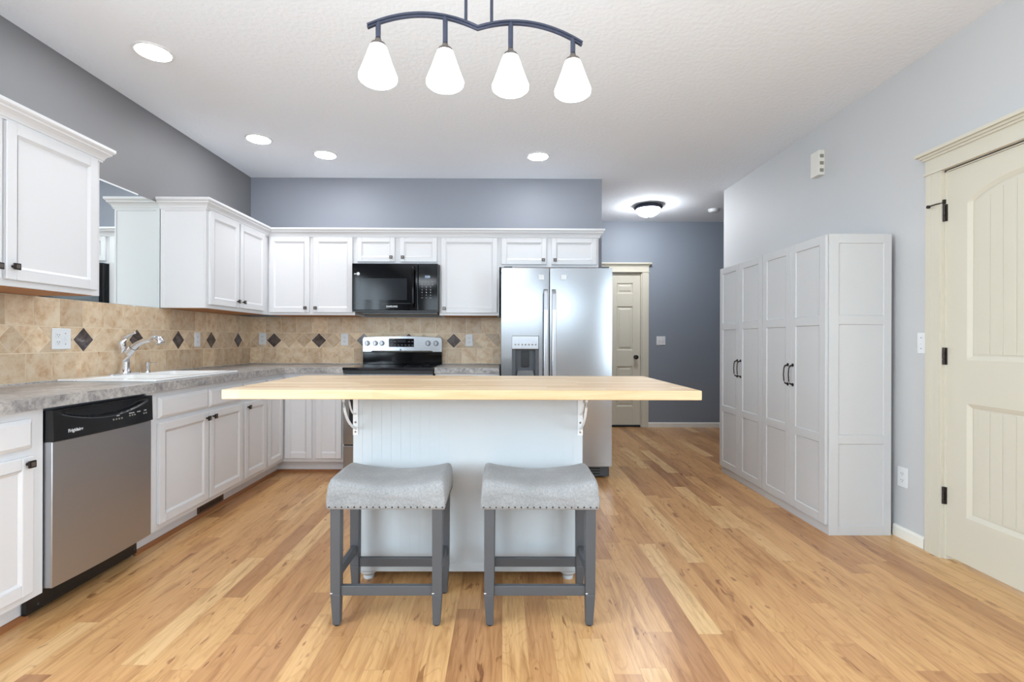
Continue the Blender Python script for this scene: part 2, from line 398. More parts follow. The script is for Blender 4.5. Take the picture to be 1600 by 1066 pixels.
def thing(name, label, cat, loc, group=None):
    o = bpy.data.objects.new(name, None); COL.objects.link(o); o.empty_display_size = 0.1
    o.location = loc; WO[o.name] = Vector(loc)
    o['label'] = label; o['category'] = cat
    if group: o['group'] = group
    return o
def tag(o, label, cat, group=None):
    o['label'] = label; o['category'] = cat
    if group: o['group'] = group
    return o
def struct(o): o['kind'] = 'structure'; return o
def copy_tree(o, parent=None, loc=None):
    c = o.copy(); COL.objects.link(c)
    if parent: c.parent = parent
    if loc is not None: c.location = loc
    WO[c.name] = Vector(c.location) if not parent else WO[parent.name]+Vector(c.location)
    for ch in list(o.children): copy_tree(ch, c)
    return c
def text(body, size, fr, u, n, z, m, parent, name='lettering', align='CENTER', bold=0.0, depth=0.0006, sx=1.0):
    """lettering lying on a face: u,z in the frame's plane (mirror so that it reads left to right for the viewer)"""
    cu = bpy.data.curves.new('tmp', 'FONT'); cu.body = body; cu.size = size; cu.align_x = align; cu.align_y = 'CENTER'; cu.offset = bold; cu.extrude = depth
    t = bpy.data.objects.new('tmp', cu); COL.objects.link(t); bpy.context.view_layer.update()
    me = bpy.data.meshes.new_from_object(t.evaluated_get(bpy.context.evaluated_depsgraph_get()))
    bpy.data.objects.remove(t)
    flip = 1 if (fr.u.cross(Vector((0, 0, 1)))).dot(fr.n) > 0 else -1
    mb = MB(fr)
    for v in me.vertices: mb.P(u+flip*v.co.x*sx, n+v.co.z, z+v.co.y)
    for p in me.polygons: mb.face(list(p.vertices))
    bpy.data.meshes.remove(me)
    return mb.build(name, m, parent)

# ------------------------------------------------------------------ room shell
struct(MB().box(XL-0.12, 4.3, YR-0.12, YH+0.12, -0.1, 0).build('floor', 'floor_wood', origin=(0, 0, 0)))
struct(MB().box(XL-0.12, 4.3, YR-0.12, YH+0.12, H, H+0.1).build('ceiling', 'ceiling', origin=(0, 0, H)))
m = MB()   # left wall with an opening for the added side window
m.box(XL-0.12, XL, YR, -1.7, 0, H); m.box(XL-0.12, XL, 0.9, YB, 0, H)
m.box(XL-0.12, XL, -1.7, 0.9, 0, 0.6); m.box(XL-0.12, XL, -1.7, 0.9, 2.3, H)
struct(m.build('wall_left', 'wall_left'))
struct(MB().box(XL-0.12, XE, YB, YB+0.12, 0, H).box(XE-0.12, XE, YB+0.12, YH, 0, H).build('wall_back', 'wall_back'))
m = MB(); m.box(XE, 1.09, YH, YH+0.12, 0, H); m.box(1.851, 4.3, YH, YH+0.12, 0, H); m.box(1.09, 1.851, YH, YH+0.12, 2.06, H)
struct(m.build('wall_hall', 'wall_hall'))
struct(MB().box(4.18, 4.3, 4.0, YH, 0, H).box(2.46, 4.3, 4.0-0.12, 4.0, 0, H).build('wall_hall_side', 'wall_hall'))
m = MB()   # right wall with the door opening and one for the added side window
D0, D1 = 1.785, 2.604
m.box(XR, XR+0.12, YR, -1.7, 0, H); m.box(XR, XR+0.12, 0.9, D0, 0, H); m.box(XR, XR+0.12, -1.7, 0.9, 0, 0.6); m.box(XR, XR+0.12, -1.7, 0.9, 2.3, H); m.box(XR, XR+0.12, D1, YE, 0, H); m.box(XR, XR+0.12, D0, D1, 2.05, H)
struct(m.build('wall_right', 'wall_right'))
m = MB()
m.box(XL-0.12, -2.1, YR-0.12, YR, 0, H); m.box(1.9, 4.3, YR-0.12, YR, 0, H); m.box(-2.1, 1.9, YR-0.12, YR, 2.35, H); m.box(-2.1, 1.9, YR-0.12, YR, 0, 1.65)
struct(m.build('wall_rear', 'wall_right'))
def window(nm, fr, u0, u1, z0, z1, nmul):
    m = MB(fr); t = 0.05
    m.box(u0, u1, -0.1, 0.02, z0, z0+t); m.box(u0, u1, -0.1, 0.02, z1-t, z1); m.box(u0, u0+t, -0.1, 0.02, z0, z1); m.box(u1-t, u1, -0.1, 0.02, z0, z1)
    for k in range(1, nmul): c = u0+(u1-u0)*k/nmul; m.box(c-t/2, c+t/2, -0.1, 0.02, z0, z1)
    struct(m.build(nm, 'window_white'))
window('window_1', Fr((0, YR, 0), (1, 0, 0), (0, 1, 0)), -2.1, 1.9, 1.65, 2.35, 4)
window('added_window_2', FE(XL), -1.7, 0.9, 0.6, 2.3, 2)  # unseen window added to let light onto the right wall
window('added_window_3', FW(XR), -1.7, 0.9, 0.6, 2.3, 2)  # unseen window added to let light onto the left cabinets

# baseboards
BBP = [(0, 0), (0.014, 0), (0.014, 0.052), (0.008, 0.066), (0, 0.066)]
struct(MB().sweep([(XR, 2.905), (XR, 2.713)][::-1] and [(XR, 2.713+0.0), (XR, 2.93)][::-1], BBP).build('baseboard_right', 'trim_white'))
struct(MB().sweep([(1.94, YH), (4.18, YH)], BBP).build('baseboard_hall', 'trim_white'))
struct(MB().sweep([(XR, D0-0.1), (XR, YR)], BBP).build('baseboard_right_rear', 'trim_white'))

# ------------------------------------------------------------------ doors and casings
def casing(fr, u0, u1, top, cw, nm):
    """side casings, head board with cap and bead"""
    m = MB(fr)
    for a, b in ((u0-cw, u0), (u1, u1+cw)):
        m.box(a, b, 0.0, 0.018, 0, top)
        g = (b-a)/5
        for k in (1.2, 3.8): m.box(a+g*k-0.012, a+g*k+0.012, 0.018, 0.0195, 0.0, top)
    m.box(u0-cw-0.006, u1+cw+0.006, 0, 0.026, top, top+0.012)
    m.box(u0-cw, u1+cw, 0, 0.02, top+0.012, top+0.085)
    for (o, z0, z1, d) in ((0.008, 0.082, 0.094, 0.03), (0.018, 0.094, 0.106, 0.04), (0.032, 0.106, 0.124, 0.055)):
        m.box(u0-cw-o, u1+cw+o, 0, d, top+z0, top+z1)
    m.box(u0, u0+0.012, -0.11, 0.0, 0, top); m.box(u1-0.012, u1, -0.11, 0.0, 0, top); m.box(u0, u1, -0.11, 0.0, top-0.012, top)
    return struct(m.build(nm, 'cream', bevel=0.0025))
casing(FS(YH), 1.09, 1.851, 2.066, 0.088, 'trim_1')
# six panel hall door
fr = FS(YH)
d = MB(fr).door(1.104, 1.837, 0.028, 2.05, -0.06, -0.022, [(1.205, 1.425), (1.523, 1.738)], [(0.275, 0.812), (1.026, 1.614), (1.785, 1.925)], 0.012, 0.012, 0.008).build('door_1', 'cream', bevel=0.0015)
struct(d)
k = MB(fr); k.cyl((1.775, 0.935), 0.027, -0.022, -0.012, 'n').cyl((1.775, 0.935), 0.012, -0.012, 0.02, 'n')
k.cyl((1.775, 0.935), 0.022, 0.012, 0.022, 'n', r1=0.029).cyl((1.775, 0.935), 0.029, 0.022, 0.036, 'n', r1=0.026).cyl((1.775, 0.935), 0.026, 0.036, 0.042, 'n', r1=0.012)
k.build('door_knob', 'bronze', d, smooth=True)
MB(fr).box(1.8375, 1.8395, -0.045, -0.02, 0.90, 0.965).build('strike_plate', 'bronze', d)
struct(MB(fr).box(1.102, 1.839, -0.1, -0.005, 0.0, 0.022).build('threshold', 'rubber'))['kind'] = 'structure'
bpy.data.objects['threshold'].name = 'trim_3'

# arched two panel door in the right wall
fr = FW(XR)
casing(fr, D0, D1, 2.056, 0.098, 'trim_2')
S0, S1 = D0+0.012, D1-0.012
nf, nb, dep = -0.004, -0.042, 0.012
P0, P1 = S0+0.112, S1-0.112
m = MB(fr)
m.box(S0, S1, nb, nf-dep, 0.022, 2.042)
m.box(S0, P0, nf-dep, nf, 0.022, 2.042); m.box(P1, S1, nf-dep, nf, 0.022, 2.042)
m.box(P0, P1, nf-dep, nf, 0.022, 0.255); m.box(P0, P1, nf-dep, nf, 0.835, 1.055)
m.ring(P0, P1, 0.255, 0.835, nf, 0.022, nf-dep+0.001)
def archz(u):
    t = (u-(P0+P1)/2)/((P1-P0)/2); return 1.850+0.09*max(0.0, (1-t*t))**0.72
N = 24
us = [P0+(P1-P0)*k/N for k in range(N+1)]
for a, b in zip(us, us[1:]):
    m.prism([(a, archz(a)), (b, archz(b)), (b, 2.042), (a, 2.042)], nf-dep, nf)
outer = [(P0, 1.055), (P1, 1.055)]+[(u, archz(u)) for u in us[::-1]]
cu, cz = (P0+P1)/2, 1.45
wI = 0.022
def inset(u, z):
    uu = min(max(u, P0+wI), P1-wI)
    return (uu, z+wI if z < 1.1 else z-wI)
A = [m.P(u, nf, z) for u, z in outer]; B = [m.P(inset(u, z)[0], nf-dep+0.001, inset(u, z)[1]) for u, z in outer]
for i in range(len(A)):
    j = (i+1) % len(A); m.face((A[i], A[j], B[j], B[i]))
dr = struct(m.build('door_2', 'cream'))
def bead(zlo, zhi, arch):
    g = MB(fr); x = P0+0.03; sp = 0.062
    while x < P1-0.05:
        e = min(x+sp-0.004, P1-0.03)
        g.box(x, e, nf-dep, nf-dep+0.0025, zlo, (min(archz(x), archz(e))-0.028) if arch else zhi)
        x += sp
    g.build('beadboard_panel', 'cream', dr, bevel=0.0015)
bead(0.285, 0.805, False); bead(1.085, 1.8, True)
def hinge(z):
    h = MB(fr); h.box(D1-0.016, D1-0.0015, -0.006, 0.0035, z-0.045, z+0.045)
    for q in range(3): h.cyl((D1-0.006, 0.0065), 0.0065, z-0.045+q*0.0305, z-0.045+q*0.0305+0.029, 'z', 12)
    h.build('hinge', 'bronze', dr, bevel=0.001)
for z in (1.83, 1.072, 0.335): hinge(z)
s = MB(fr); s.tube([(D1-0.006, 0.008, 1.885), (D1+0.018, 0.03, 1.882), (D1+0.045, 0.042, 1.878)], 0.0035, 8).cyl((D1+0.05, 1.876), 0.009, 0.038, 0.048, 'n', 12); s.box(D1-0.012, D1+0.002, 0.003, 0.012, 1.877, 1.9)
s.build('door_stop', 'bronze', dr)

# ------------------------------------------------------------------ tiled backsplash
def backsplash(fr, u0, u1, dark, d0, pitch, name, label, skip=()):
    z0, z1, zb0, zb1 = CT+0.008, 1.375, 1.073, 1.218
    m = MB(fr)
    m.cur = 1; m.box(u0, u1, 0.0015, 0.004, CT+0.0005, z1)
    g = 0.0022
    def tint(): m.curtint = (random.random(), random.random(), random.random())
    m.cur = 0
    for (a, b, offs) in ((zb1, z1, 0.0), (z0, zb0, 0.045)):
        x = u0-offs
        while x < u1-0.004:
            e = min(x+0.1515, u1); s_ = max(x, u0)
            if e-s_ > 0.01: tint(); m.box(s_+g, e-g, 0.004, 0.0054, a+g, b-g)
            x += 0.1515
    # middle band: diamonds with triangles between
    hd = (zb1-zb0)/2; zc = (zb0+zb1)/2; step = pitch/3; hw = step/2
    k = math.floor((u0-d0)/step)-1; gg = 0.0026
    while d0+k*step-hw < u1:
        c = d0+k*step
        isdark = (k % 3 == 0) and any(abs(c-q) < 0.05 for q in dark)
        m.cur = 2 if isdark else 0
        def poly(pts):
            q = []
            for (u, z) in pts: q.append((min(max(u, u0), u1), z))
            xs = [p[0] for p in q]
            if max(xs)-min(xs) > 0.012: tint(); m.prism(q, 0.004, 0.0054)
        poly([(c-hw+gg, zc), (c, zc-hd+gg), (c+hw-gg, zc), (c, zc+hd-gg)])
        m.cur = 0
        r = c+hw
        poly([(r-hw+gg*2, zb1-g), (r, zc+gg*1.5), (r+hw-gg*2, zb1-g)])
        poly([(r-hw+gg*2, zb0+g), (r, zc-gg*1.5), (r+hw-gg*2, zb0+g)])
        k += 1
    m.curtint = None
    return tag(m.build(name, ['travertine', 'grout', 'dark_marble']), label, 'backsplash')
backsplash(FE(XL), 1.1, YB-0.006, [2.92, 3.35, 3.78, 4.20, 4.62], 2.922, 0.425, 'tile_backsplash', 'beige travertine backsplash with dark diamonds behind the sink and left counter')
backsplash(FS(YB), XL, -0.02, [-2.249, -1.811, -1.373, -0.93, -0.486], -2.249, 0.441, 'tile_backsplash', 'beige travertine backsplash with dark diamonds behind the stove')

# ------------------------------------------------------------------ cabinets
def knob(fr, u, z, n, parent):
    k = MB(fr); k.cyl((u, z), 0.006, n, n+0.02, 'n', 10).box(u-0.014, u+0.014, n+0.018, n+0.026, z-0.014, z+0.014)
    kk = k.build('knob', 'bronze', parent, bevel=0.001)
    MB(fr).box(u-0.0085, u+0.0085, n+0.026, n+0.0275, z-0.0085, z+0.0085).build('knob_face', 'knob_face', kk)
def cdoor(fr, u0, u1, z0, z1, n0, parent, kn=None, fw=0.048, name='door', m='white_paint'):
    d = MB(fr).door(u0, u1, z0, z1, n0, n0+0.02, [(u0+fw, u1-fw)], [(z0+fw, z1-fw)], 0.008, 0.012).build(name, m, parent, bevel=0.0035)
    if kn: knob(fr, kn[0], kn[1], n0+0.02, d)
    return d
def drawer(fr, u0, u1, z0, z1, n0, parent):
    b = 0.016; m = MB(fr)
    m.box(u0, u1, n0, n0+0.01, z0, z1)
    t = m.ring(u0, u1, z0, z1, n0+0.01, b, n0+0.02); m.face(t)
    return m.build('drawer_front', 'white_paint', parent, bevel=0.0015)

BX = -1.89        # face of the left base cabinets
BY = 4.235        # face of the back base cabinets
fr = FE(BX); dpt = BX-XL-0.003
TOP = CT-0.048
def base_left(u0, u1, name, label, toe=True, group='base cabinets', hollow=False):
    t = thing(name, label, 'cabinet', ((XL+BX)/2, (u0+u1)/2, 0), group)
    b = MB(fr); a_, b_ = u0+0.0005, u1-0.0005
    if hollow:   # open box so that the sink bowls hang free inside
        b.box(a_, a_+0.018, -dpt, 0, 0.105, TOP).box(b_-0.018, b_, -dpt, 0, 0.105, TOP).box(a_+0.018, b_-0.018, -dpt, 0, 0.105, 0.123)
        b.box(a_+0.018, b_-0.018, -dpt, -dpt+0.012, 0.123, TOP).box(a_+0.018, b_-0.018, -0.02, 0, 0.123, TOP)
    else: b.box(a_, b_, -dpt, 0, 0.105, TOP)
    b.build('body', 'white_paint', t)
    MB(fr).box(u0+0.0005, u1-0.0005, -dpt, -0.07, 0.0, 0.105).build('toe_kick', 'white_paint', t)
    return t
t = base_left(1.12, 2.034, 'base_cabinet', 'white base cabinet left of the dishwasher, cut off by the photo edge')
cdoor(fr, 1.145, 1.566, 0.137, 0.682, 0, t, (1.53, 0.63)); cdoor(fr, 1.588, 1.976, 0.137, 0.682, 0, t, (1.945, 0.655))
drawer(fr, 1.145, 1.566, 0.712, 0.83, 0, t); drawer(fr, 1.588, 1.976, 0.712, 0.83, 0, t)
t = base_left(2.618, 3.575, 'sink_cabinet', 'white double-door base cabinet under the sink', hollow=True)
cdoor(fr, 2.697, 3.145, 0.135, 0.69, 0, t, (3.118, 0.652)); cdoor(fr, 3.160, 3.560, 0.135, 0.69, 0, t, (3.188, 0.655))
drawer(fr, 2.697, 3.145, 0.714, 0.832, 0, t); drawer(fr, 3.160, 3.560, 0.714, 0.832, 0, t)
t = base_left(3.576, 3.93, 'base_cabinet', 'narrow white single-door base cabinet right of the sink cabinet')
cdoor(fr, 3.592, 3.915, 0.135, 0.69, 0, t, (3.622, 0.655)); drawer(fr, 3.592, 3.915, 0.714, 0.832, 0, t)
# corner cabinet (L-shaped)
t = thing('corner_cabinet', 'white L-shaped corner base cabinet with two doors meeting in the inner corner', 'cabinet', (-2.1, 4.4, 0), 'base cabinets')
xa = -1.615
MB().plan([(XL+0.003, 3.9315), (BX, 3.9315), (BX, BY), (xa, BY), (xa, YB-0.003), (XL+0.003, YB-0.003)], 0.105, TOP).build('body', 'white_paint', t)
MB().plan([(XL+0.003, 3.9315), (BX-0.07, 3.9315), (BX-0.07, BY+0.07), (xa, BY+0.07), (xa, YB-0.003), (XL+0.003, YB-0.003)], 0, 0.105).build('toe_kick', 'white_paint', t)
cdoor(fr, 3.945, 4.208, 0.135, 0.832, 0, t); cdoor(FS(BY), -1.863, -1.632, 0.135, 0.832, 0, t)
fb = FS(BY)
def base_back(u0, u1, label, doors, drawers=True):
    t = thing('base_cabinet', label, 'cabinet', ((u0+u1)/2, BY+0.3, 0), 'base cabinets')
    MB(fb).box(u0, u1, BY-YB+0.003, 0, 0.105, TOP).build('body', 'white_paint', t)
    MB(fb).box(u0, u1, BY-YB+0.003, -0.07, 0, 0.105).build('toe_kick', 'white_paint', t)
    return t
t = base_back(-1.6145, -1.362, 'narrow white base cabinet left of the stove', 1)
cdoor(fb, -1.598, -1.378, 0.135, 0.832, 0, t)
t = base_back(-0.582, -0.03, 'white base cabinet between the stove and refrigerator, behind the island', 1)
cdoor(fb, -0.56, -0.05, 0.135, 0.69, 0, t, (-0.52, 0.65)); drawer(fb, -0.56, -0.05, 0.714, 0.832, 0, t)
# brown shoe moulding in front of the toe kicks
q = [(0, 0), (0.018, 0), (0.016, 0.012), (0.008, 0.02), (0, 0.022)]
for nm, path in (('trim_4', [(BX-0.07, 1.12), (BX-0.07, 2.03)]), ('trim_5', [(BX-0.07, 2.62), (BX-0.07, BY+0.07), (-1.365, BY+0.07)])):
    o = MB(); o.sweep(path, q); struct(o.build(nm, 'shoe_wood'))
v = thing('floor_register', 'brown slotted heating vent in the toe kick under the sink cabinet', 'vent', (BX-0.065, 3.3, 0.03))
vf = MB(FE(BX-0.07)); vf.box(3.17, 3.46, 0.0, 0.006, 0.026, 0.1); vf.build('vent_plate', 'vent_brown', v)
for k in range(2):
    vs = MB(FE(BX-0.07))
    for j in range(14): vs.box(3.19+j*0.018, 3.199+j*0.018, 0.006, 0.0065, 0.036+k*0.03, 0.06+k*0.03)
    vs.build('vent_slots', 'rubber', v)

# countertops
t = thing('countertop', 'grey mottled laminate L-shaped countertop holding the sink', 'countertop', (-2.1, 3.2, TOP))
CXF, CYF = -1.855, 4.195
SK = (-2.425, -1.925, 2.735, 3.525)   # sink cut-out
m = MB()
m.box(XL+0.0, SK[0], 1.1, YB, TOP, CT); m.box(SK[1], CXF, 1.1, CYF, TOP, CT)
m.box(SK[0], SK[1], 1.1, SK[2], TOP, CT); m.box(SK[0], SK[1], SK[3], YB, TOP, CT)
m.box(SK[1], -1.36, CYF, YB, TOP, CT)
m.build('slab', 'laminate', t)
m = MB(); m.box(XL+0.0056, XL+0.02, 1.1, YB-0.006, CT, CT+0.007).box(XL+0.02, -1.36, YB-0.02, YB-0.0056, CT, CT+0.007); m.build('caulk_strip', 'laminate', t)
m = MB(); m.box(-0.584, -0.03, CYF, YB, TOP, CT).box(-0.584, -0.03, YB-0.02, YB-0.0056, CT, CT+0.007)
tag(m.build('countertop', 'laminate', bevel=0.002), 'short grey laminate countertop between the stove and refrigerator', 'countertop')

# upper cabinets ---------------------------------------------------
UX = -2.15; UY = 4.518; UB, UT = 1.378, 2.134
CR = [(0.0005, 2.091), (0.010, 2.091), (0.010, 2.099), (0.014, 2.102), (0.016, 2.110), (0.022, 2.120), (0.032, 2.130), (0.038, 2.134), (0.038, 2.141), (0.046, 2.148), (0.050, 2.154), (0.050, 2.168), (0.0005, 2.168)]
fu = FE(UX)
t = thing('wall_cabinet', 'white wall cabinet at the left photo edge above the dishwasher', 'cabinet', (-2.3, 2.15, UB), 'wall cabinets')
MB(fu).box(1.70, 2.632, XL-UX+0.003, 0, UB, UT).build('body', 'white_paint', t)
MB(fu).box(1.72, 2.612, XL-UX+0.01, -0.02, UB-0.002, UB).build('underside', 'wood_raw', t)
cdoor(fu, 1.725, 2.105, 1.405, 2.088, 0, t, (2.075, 1.455)); cdoor(fu, 2.123, 2.6, 1.405, 2.088, 0, t, (2.148, 1.462))
o = MB(); o.sweep([(XL, 1.70), (UX, 1.70), (UX, 2.632), (XL, 2.632)][::1], CR); o.build('crown_moulding', 'white_paint', t)
t = thing('wall_cabinet', 'white two-door wall cabinet on the left wall right of the mirror', 'cabinet', (-2.3, 4.1, UB), 'wall cabinets')
MB(fu).box(3.575, UY-0.0005, XL-UX+0.003, 0, UB, UT).build('body', 'white_paint', t)
MB(fu).box(3.6, UY, XL-UX+0.01, -0.02, UB-0.002, UB).build('underside', 'wood_raw', t)
cdoor(fu, 3.60, 3.99, 1.405, 2.088, 0, t, (3.958, 1.455)); cdoor(fu, 4.01, 4.42, 1.405, 2.088, 0, t, (4.042, 1.455))
e = MB(FS(3.575)); e.door(XL+0.008, UX, UB, 2.092, -0.0, 0.006, [(XL+0.035, UX-0.012)], [(UB+0.01, 2.08)], 0.004, 0.003); e.build('end_panel', 'white_paint', t)
fk = FS(UY)
def upper_back(u0, u1, z0, label, doors, pair=True, x0=None):
    t = thing('wall_cabinet', label, 'cabinet', ((u0+u1)/2, UY+0.17, z0), 'wall cabinets')
    MB(fk).box(x0 if x0 else u0, u1, UY-YB+0.003, 0, z0, UT).build('body', 'white_paint', t)
    MB(fk).box(u0+0.02, u1-0.02, UY-YB+0.01, -0.02, z0-0.002, z0).build('underside', 'wood_raw', t)
    for (a, b, ku) in doors:
        cdoor(fk, a, b, z0+0.022, 2.088, 0, t, (ku, z0+0.062), 0.044)
    return t
upper_back(UX, -1.357, UB, 'white two-door wall cabinet left of the microwave', [(-2.133, -1.768, -1.797), (-1.735, -1.375, -1.705)])
upper_back(-1.356, -0.583, 1.842, 'short white wall cabinet directly above the microwave', [(-1.335, -0.99, -1.02), (-0.945, -0.605, -0.915)])
upper_back(-0.582, -0.037, UB, 'white single-door wall cabinet between microwave and refrigerator', [(-0.567, -0.055, -0.535)])
upper_back(-0.036, 0.874, 1.822, 'short white wall cabinet above the refrigerator', [(-0.015, 0.395, 0.365), (0.442, 0.855, 0.472)])
o = MB(); o.sweep([(XL, 3.575), (UX, 3.575), (UX, UY), (0.874, UY), (0.874, YB)], CR)
tag(o.build('crown_moulding', 'white_paint'), 'white crown moulding running along the corner wall cabinets to the refrigerator', 'moulding')

# mirror on the left wall
t = thing('mirror', 'frameless mirror on the left wall above the sink', 'mirror', (XL, 3.13, 1.38))
MB(FE(XL)).box(2.64, 3.57, 0.0, 0.005, 1.376, 2.13).build('glass', 'mirror', t)
for (a, b, n1, c, d) in ((2.66, 2.70, 0.009, 2.122, 2.136), (2.9, 3.35, 0.008, 2.126, 2.134), (3.3, 3.33, 0.009, 1.37, 1.38)): MB(FE(XL)).box(a, b, 0.005, n1, c, d).build('clip', 'plate_white', t)

# ------------------------------------------------------------------ dishwasher
t = thing('dishwasher', 'stainless dishwasher with black control panel between white base cabinets', 'dishwasher', (-2.15, 2.32, 0))
DX = -1.862; fd = FE(DX); a0, a1 = 2.04, 2.614
MB(fd).box(a0, a1, XL-DX+0.05, -0.035, 0.115, TOP-0.004).build('tub', 'dark_grey', t)
def bow(u, amp): x = (u-(a0+a1)/2)/((a1-a0)/2); return amp*(1-x*x)
# slightly bowed steel door
m = MB(fd); N = 16; us = [a0+(a1-a0)*k/N for k in range(N+1)]
pts = [(a0, -0.034)]+[(u, bow(u, 0.012)+0.004) for u in us]+[(a1, -0.034)]
m.plan(pts, 0.118, 0.722); m.build('door', 'dw_steel', t, bevel=0.003, smooth=True)
# black control panel with a scooped handle pocket
m = MB(fd); NZ = 14; z0, z1 = 0.724, 0.852; grid = []
def scoop(u, z):
    x = (u-(a0+a1)/2)/((a1-a0)/2*0.9)
    if abs(x) >= 1: return 0
    edge = 0.833-0.045*(1-x*x)
    return -0.028*min(1, max(0, (z-edge)/0.010))*min(1, (1-abs(x))*5) if z < 0.846 else -0.010*min(1, (1-abs(x))*5)
NU = 64
for i in range(NU+1):
    u = a0+(a1-a0)*i/NU; col_ = []
    for j in range(31):
        z = z0+(z1-z0)*j/30; col_.append(m.P(u, bow(u, 0.014)+0.012+scoop(u, z)-0.004*((z-z0)/(z1-z0)), z))
    grid.append(col_)
for i in range(NU):
    for j in range(30): m.face((grid[i][j], grid[i+1][j], grid[i+1][j+1], grid[i][j+1]))
bk = [[m.P(a0+(a1-a0)*i/NU, -0.034, z) for z in (z0, z1)] for i in (0, NU)]
m.face([g[0] for g in grid]+[bk[1][0], bk[0][0]]); m.face([g[-1] for g in grid][::-1]+[bk[0][1], bk[1][1]])
m.face(grid[0][::-1]+[bk[0][0], bk[0][1]]); m.face(grid[-1]+[bk[1][1], bk[1][0]])
cp = m.build('control_panel', 'black_plastic', t, smooth=True)
# raised line under the scoop
MB(fd).tube([(u, bow(u, 0.014)+0.0105, 0.831-0.045*(1-((u-(a0+a1)/2)/((a1-a0)/2*0.9))**2)) for u in [a0+0.035+(a1-a0-0.07)*k/24 for k in range(25)]], 0.0012, 6).build('pocket_rim', 'dark_grey', cp)
text('Frigidaire', 0.020, fd, 2.135, bow(2.135, 0.014)+0.0125, 0.757, 'print_white', cp, bold=0.0002)
for (u, n_, dz) in ((2.36, 4, 0), (2.455, 3, 0.004), (2.55, 2, 0)):
    for k in range(n_):
        uu = u+(k-(n_-1)/2)*0.017
        MB(fd).cyl((uu, 0.768+dz), 0.0042, bow(uu, 0.014)+0.009, bow(uu, 0.014)+0.0128, 'n', 10).build('button', 'grille_grey', cp)
for (u, s_) in ((2.36, 'CYCLE'), (2.45, 'HEATED DRY'), (2.5, 'HI-TEMP'), (2.55, 'START')):
    text(s_, 0.006, fd, u, bow(u, 0.014)+0.0125, 0.783, 'print_white', cp)
m = MB(fd); m.box(a0-0.03, a1+0.0, -0.09, -0.072, 0.02, 0.104)
kp = m.build('kick_plate', 'black_plastic', t)
for u in (a0+0.02, a1-0.02): MB(fd).cyl((u, 0.045), 0.005, -0.072, -0.069, 'n', 8).build('screw', 'dark_grey', kp)

# ------------------------------------------------------------------ sink, faucet, dispenser
t = thing('sink', 'white double-bowl drop-in sink in the left counter', 'sink', (-2.18, 3.13, 0.72))
m = MB(); zr = CT+0.014
def rrect(x0, x1, y0, y1, r, z, n=6):
    out = []
    for (cx, cy, a) in ((x1-r, y1-r, 0), (x0+r, y1-r, PI/2), (x0+r, y0+r, PI), (x1-r, y0+r, 1.5*PI)):
        for k in range(n+1): b = a+PI/2*k/n; out.append(m.P(cx+r*math.cos(b), cy+r*math.sin(b), z))
    return out
def bridge(A, B):
    for k in range(len(A)): j = (k+1) % len(A); m.face((A[k], A[j], B[j], B[k]))
x0, x1, y0, y1 = -2.445, -1.905, 2.71, 3.55
# rim: deck built from boxes around two bowls, bowls as rounded tubs
bx0, bx1 = -2.345, -1.945
bowls = ((2.755, 3.115), (3.145, 3.505))
m.box(x0, bx0, y0, y1, CT, zr); m.box(bx1, x1, y0, y1, CT, zr)
m.box(bx0, bx1, y0, bowls[0][0], CT, zr); m.box(bx0, bx1, bowls[0][1], bowls[1][0], CT, zr-0.002); m.box(bx0, bx1, bowls[1][1], y1, CT, zr)
m.build('rim', 'porcelain', t, bevel=0.006, seg=3)
for (c0, c1) in bowls:
    m = MB()
    A = rrect(bx0-0.001, bx1+0.001, c0-0.001, c1+0.001, 0.03, zr-0.002); B = rrect(bx0+0.008, bx1-0.008, c0+0.008, c1-0.008, 0.04, zr-0.02)
    Cc = rrect(bx0+0.02, bx1-0.02, c0+0.02, c1-0.02, 0.05, 0.76); D = rrect(bx0+0.05, bx1-0.05, c0+0.05, c1-0.05, 0.05, 0.735)
    bridge(A, B); bridge(B, Cc); bridge(Cc, D); m.face(D)
    b = m.build('bowl', 'porcelain', t, smooth=True)
    MB().cyl(((bx0+bx1)/2, (c0+c1)/2), 0.04, 0.735, 0.738).build('drain', 'chrome', b)
fx, fy = -2.39, 3.13
t = thing('faucet', 'chrome single-lever pull-out kitchen faucet behind the sink', 'faucet', (fx, fy, zr))
m = MB()
N = 24
pp = [(fx+0.028*math.cos(2*PI*k/N), fy+(0.125 if math.sin(2*PI*k/N) > 0 else -0.125)*abs(math.sin(2*PI*k/N))**0.6) for k in range(N)]
m.plan(pp, zr, zr+0.008); m.build('base_plate', 'chrome', t, bevel=0.002)
m = MB(); m.lathe((fx, fy), [(0.034, zr+0.008), (0.032, zr+0.02), (0.025, zr+0.034)], 24)
m.tube([(fx, fy, zr+0.03), (fx+0.003, fy, zr+0.08), (fx+0.018, fy, zr+0.125), (fx+0.045, fy, zr+0.165)], [0.024, 0.022, 0.021, 0.021], 20)
m.build('body', 'chrome', t, smooth=True)
m = MB(); m.tube([(fx+0.043, fy, zr+0.163), (fx+0.075, fy, zr+0.19), (fx+0.12, fy, zr+0.212), (fx+0.165, fy, zr+0.222)], [0.0205, 0.017, 0.016, 0.018], 20)
sp = m.build('spout', 'chrome', t, smooth=True)
m = MB(); m.tube([(fx+0.16, fy, zr+0.222), (fx+0.185, fy, zr+0.224), (fx+0.21, fy, zr+0.215), (fx+0.223, fy, zr+0.196), (fx+0.225, fy, zr+0.188)], [0.018, 0.025, 0.028, 0.025, 0.021], 20)
m.build('spray_head', 'chrome', sp, smooth=True)
m = MB(); m.tube([(fx+0.046, fy, zr+0.166), (fx+0.0475, fy, zr+0.1675)], 0.0222, 20); m.build('collar_ring', 'bronze', sp)
